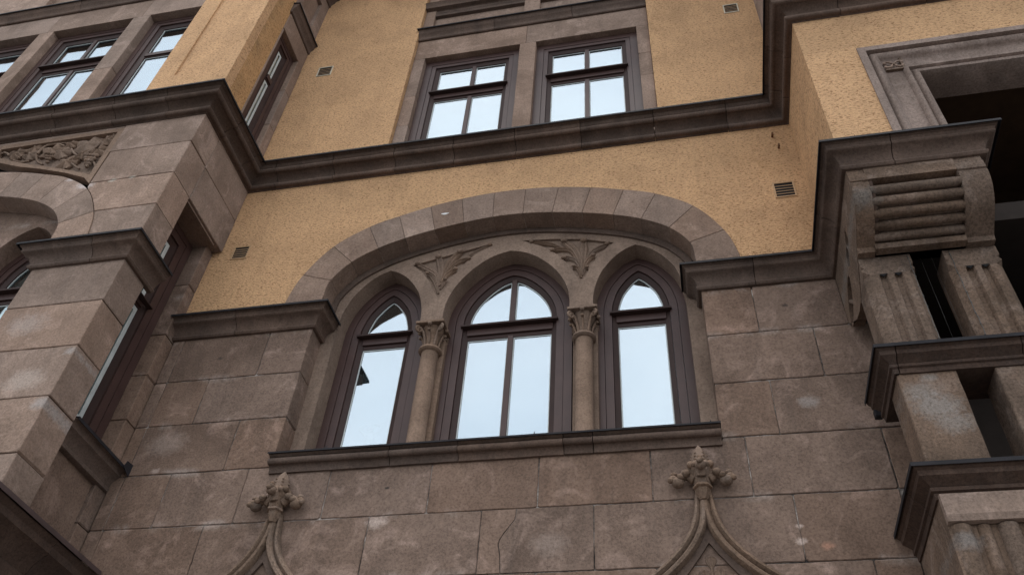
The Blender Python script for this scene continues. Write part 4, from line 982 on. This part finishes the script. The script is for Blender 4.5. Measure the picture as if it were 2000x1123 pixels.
# ------------------------------------------------------------------ ogee hood moulds with finials below the sill
def ogee(cx, label):
    t = thing('ogee_finial', label, 'finial', group='ogee hood moulds below the sill')
    C = [(0.022, 4.66), (0.028, 4.58), (0.036, 4.48), (0.058, 4.385), (0.105, 4.290), (0.180, 4.190), (0.290, 4.085), (0.43, 3.985), (0.62, 3.88)]
    pr = [(-0.055, 0.0), (-0.054, 0.045), (-0.040, 0.068), (-0.020, 0.070), (-0.006, 0.050), (0.0, 0.034), (0.008, 0.046), (0.022, 0.060), (0.038, 0.056), (0.048, 0.036), (0.050, 0.0)]
    for s in (1, -1):
        c = catmull([(cx + s * u, z) for u, z in C], 5)
        sweep_plane('hood_mould', c, [(s * a * 0.92, b) for a, b in pr], F(0.0), STONE_FR, t, taper=lambda q: 0.62 + 0.38 * min(1, q * 3.0))
    # neck, collar and flared cup
    lathe('neck', [(0.026, 4.57), (0.046, 4.61), (0.052, 4.655)], (cx, -0.045), STONE_FR, t, 6)
    lathe('collar', [(0.052, 4.646), (0.064, 4.653), (0.063, 4.667), (0.054, 4.674)], (cx, -0.05), STONE_FR, t, 6)
    lathe('cup', [(0.053, 4.67), (0.062, 4.71), (0.080, 4.765), (0.092, 4.80), (0.080, 4.822), (0.050, 4.828)], (cx, -0.055), STONE_FR, t, 6)
    lathe('spike', [(0.052, 4.80), (0.058, 4.845), (0.052, 4.890), (0.032, 4.940), (0.004, 4.978)], (cx, -0.06), STONE_F, t, 6)
    for i in range(6):
        a = i * math.pi / 3
        for z, r in ((4.838, 0.058), (4.866, 0.056), (4.892, 0.051)): ball('spike_bead', (cx + r * math.cos(a), -0.06 + r * math.sin(a), z), 0.0085, STONE_F, t, 1)
    for sx, sy, k in ((-1, 0, 1), (1, 0, 1), (0, -1, 0.8)):
        b = Vector((cx + sx * 0.045, -0.055 + sy * 0.045, 4.715)); e = Vector((cx + sx * 0.155, -0.060 + sy * 0.115, 4.712 + (0.05 if sy else 0)))
        mid = (b + e) / 2 + Vector((0, 0, 0.035))
        cr = tube('crocket', catmull([tuple(b), tuple(mid), tuple(e)], 5), 0.037, STONE_FR, t, 8, lambda q: 1 - 0.25 * q)
        for dx, dy, dz, r in ((0, 0, -0.014, 0.042), (0.030, 0, 0.014, 0.028), (0.046, -0.014, -0.004, 0.022), (-0.055, -0.030, 0.034, 0.030), (0.022, 0.0, 0.044, 0.022), (-0.02, -0.03, 0.01, 0.024)):
            d = Vector((sx * dx if sx else 0.6 * dy, sy * dx + (dy if sx else 0), dz)) * k
            ball('crocket_bud', tuple(e + d), r * k, STONE_FR, cr, 2, (1.05, 1.0, 0.92))
    for sx in (-1, 1):
        ball('cup_bud', (cx + sx * 0.062, -0.095, 4.805), 0.027, STONE_FR, t, 2); ball('cup_bud', (cx + sx * 0.035, -0.125, 4.79), 0.022, STONE_FR, t, 2)
    # sunk triangular field with a fleuron
    inner_r = catmull([(u * 1.0, z - 0.0) for u, z in [(0.0, 4.46), (0.02, 4.40), (0.07, 4.30), (0.15, 4.195), (0.27, 4.075), (0.43, 3.955)]], 5)
    field = [(cx + u, z) for u, z in inner_r] + [(cx + 0.43, 3.7), (cx - 0.43, 3.7)] + [(cx - u, z) for u, z in reversed(inner_r[1:])]
    hole = [(cx, 4.285), (cx - 0.05, 4.21), (cx - 0.145, 4.085), (cx - 0.24, 3.97), (cx - 0.24, 3.75), (cx + 0.24, 3.75), (cx + 0.24, 3.97), (cx + 0.145, 4.085), (cx + 0.05, 4.21)]
    plate('field_stone', field, [hole], F(0.0), 0.03, STONE_D, t, n=0.022)
    for dx, dz, r in ((0, 4.190, 0), (-0.045, 4.100, 0.35), (0.045, 4.100, -0.35)):
        for k in (-1, 0, 1):
            a = r + k * 0.35
            leaf('fleuron_petal', [(cx + dx * 0.6, dz - 0.07), (cx + dx + 0.018 * k, dz - 0.03), (cx + dx + 0.020 * k - 0.2 * 0.03 * r, dz + 0.01 - abs(k) * 0.008)], 0.010, 0.012, F(0.0), STONE_F, t, curl=False)
    tube('fleuron_stem', [(cx, -0.006, 3.95), (cx, -0.006, 4.13)], 0.006, STONE_F, t, 6)
    return t
ogee(0.098, 'leafy stone finial on an ogee hood mould, under the right end of the long sill')
ogee(-2.905, 'leafy stone finial on an ogee hood mould, under the left end of the long sill')

# ------------------------------------------------------------------ plaster figurine on the inner sill
fg = thing('figurine', 'small white plaster torso with raised arms behind the left pointed window', 'figurine')
lathe('torso', [(0.030, 5.48), (0.036, 5.52), (0.030, 5.58), (0.034, 5.63), (0.040, 5.66), (0.022, 5.69), (0.010, 5.70)], (-2.56, 0.50), PLASTER, fg, 16, (1.0, 0.7))
ball('head', (-2.565, 0.50, 5.735), 0.030, PLASTER, fg, 2)
for s in (-1, 1): tube('arm', catmull([(-2.56 + s * 0.035, 0.50, 5.665), (-2.56 + s * 0.095, 0.49, 5.735), (-2.56 + s * 0.02, 0.49, 5.775)], 5), 0.011, PLASTER, fg, 7)
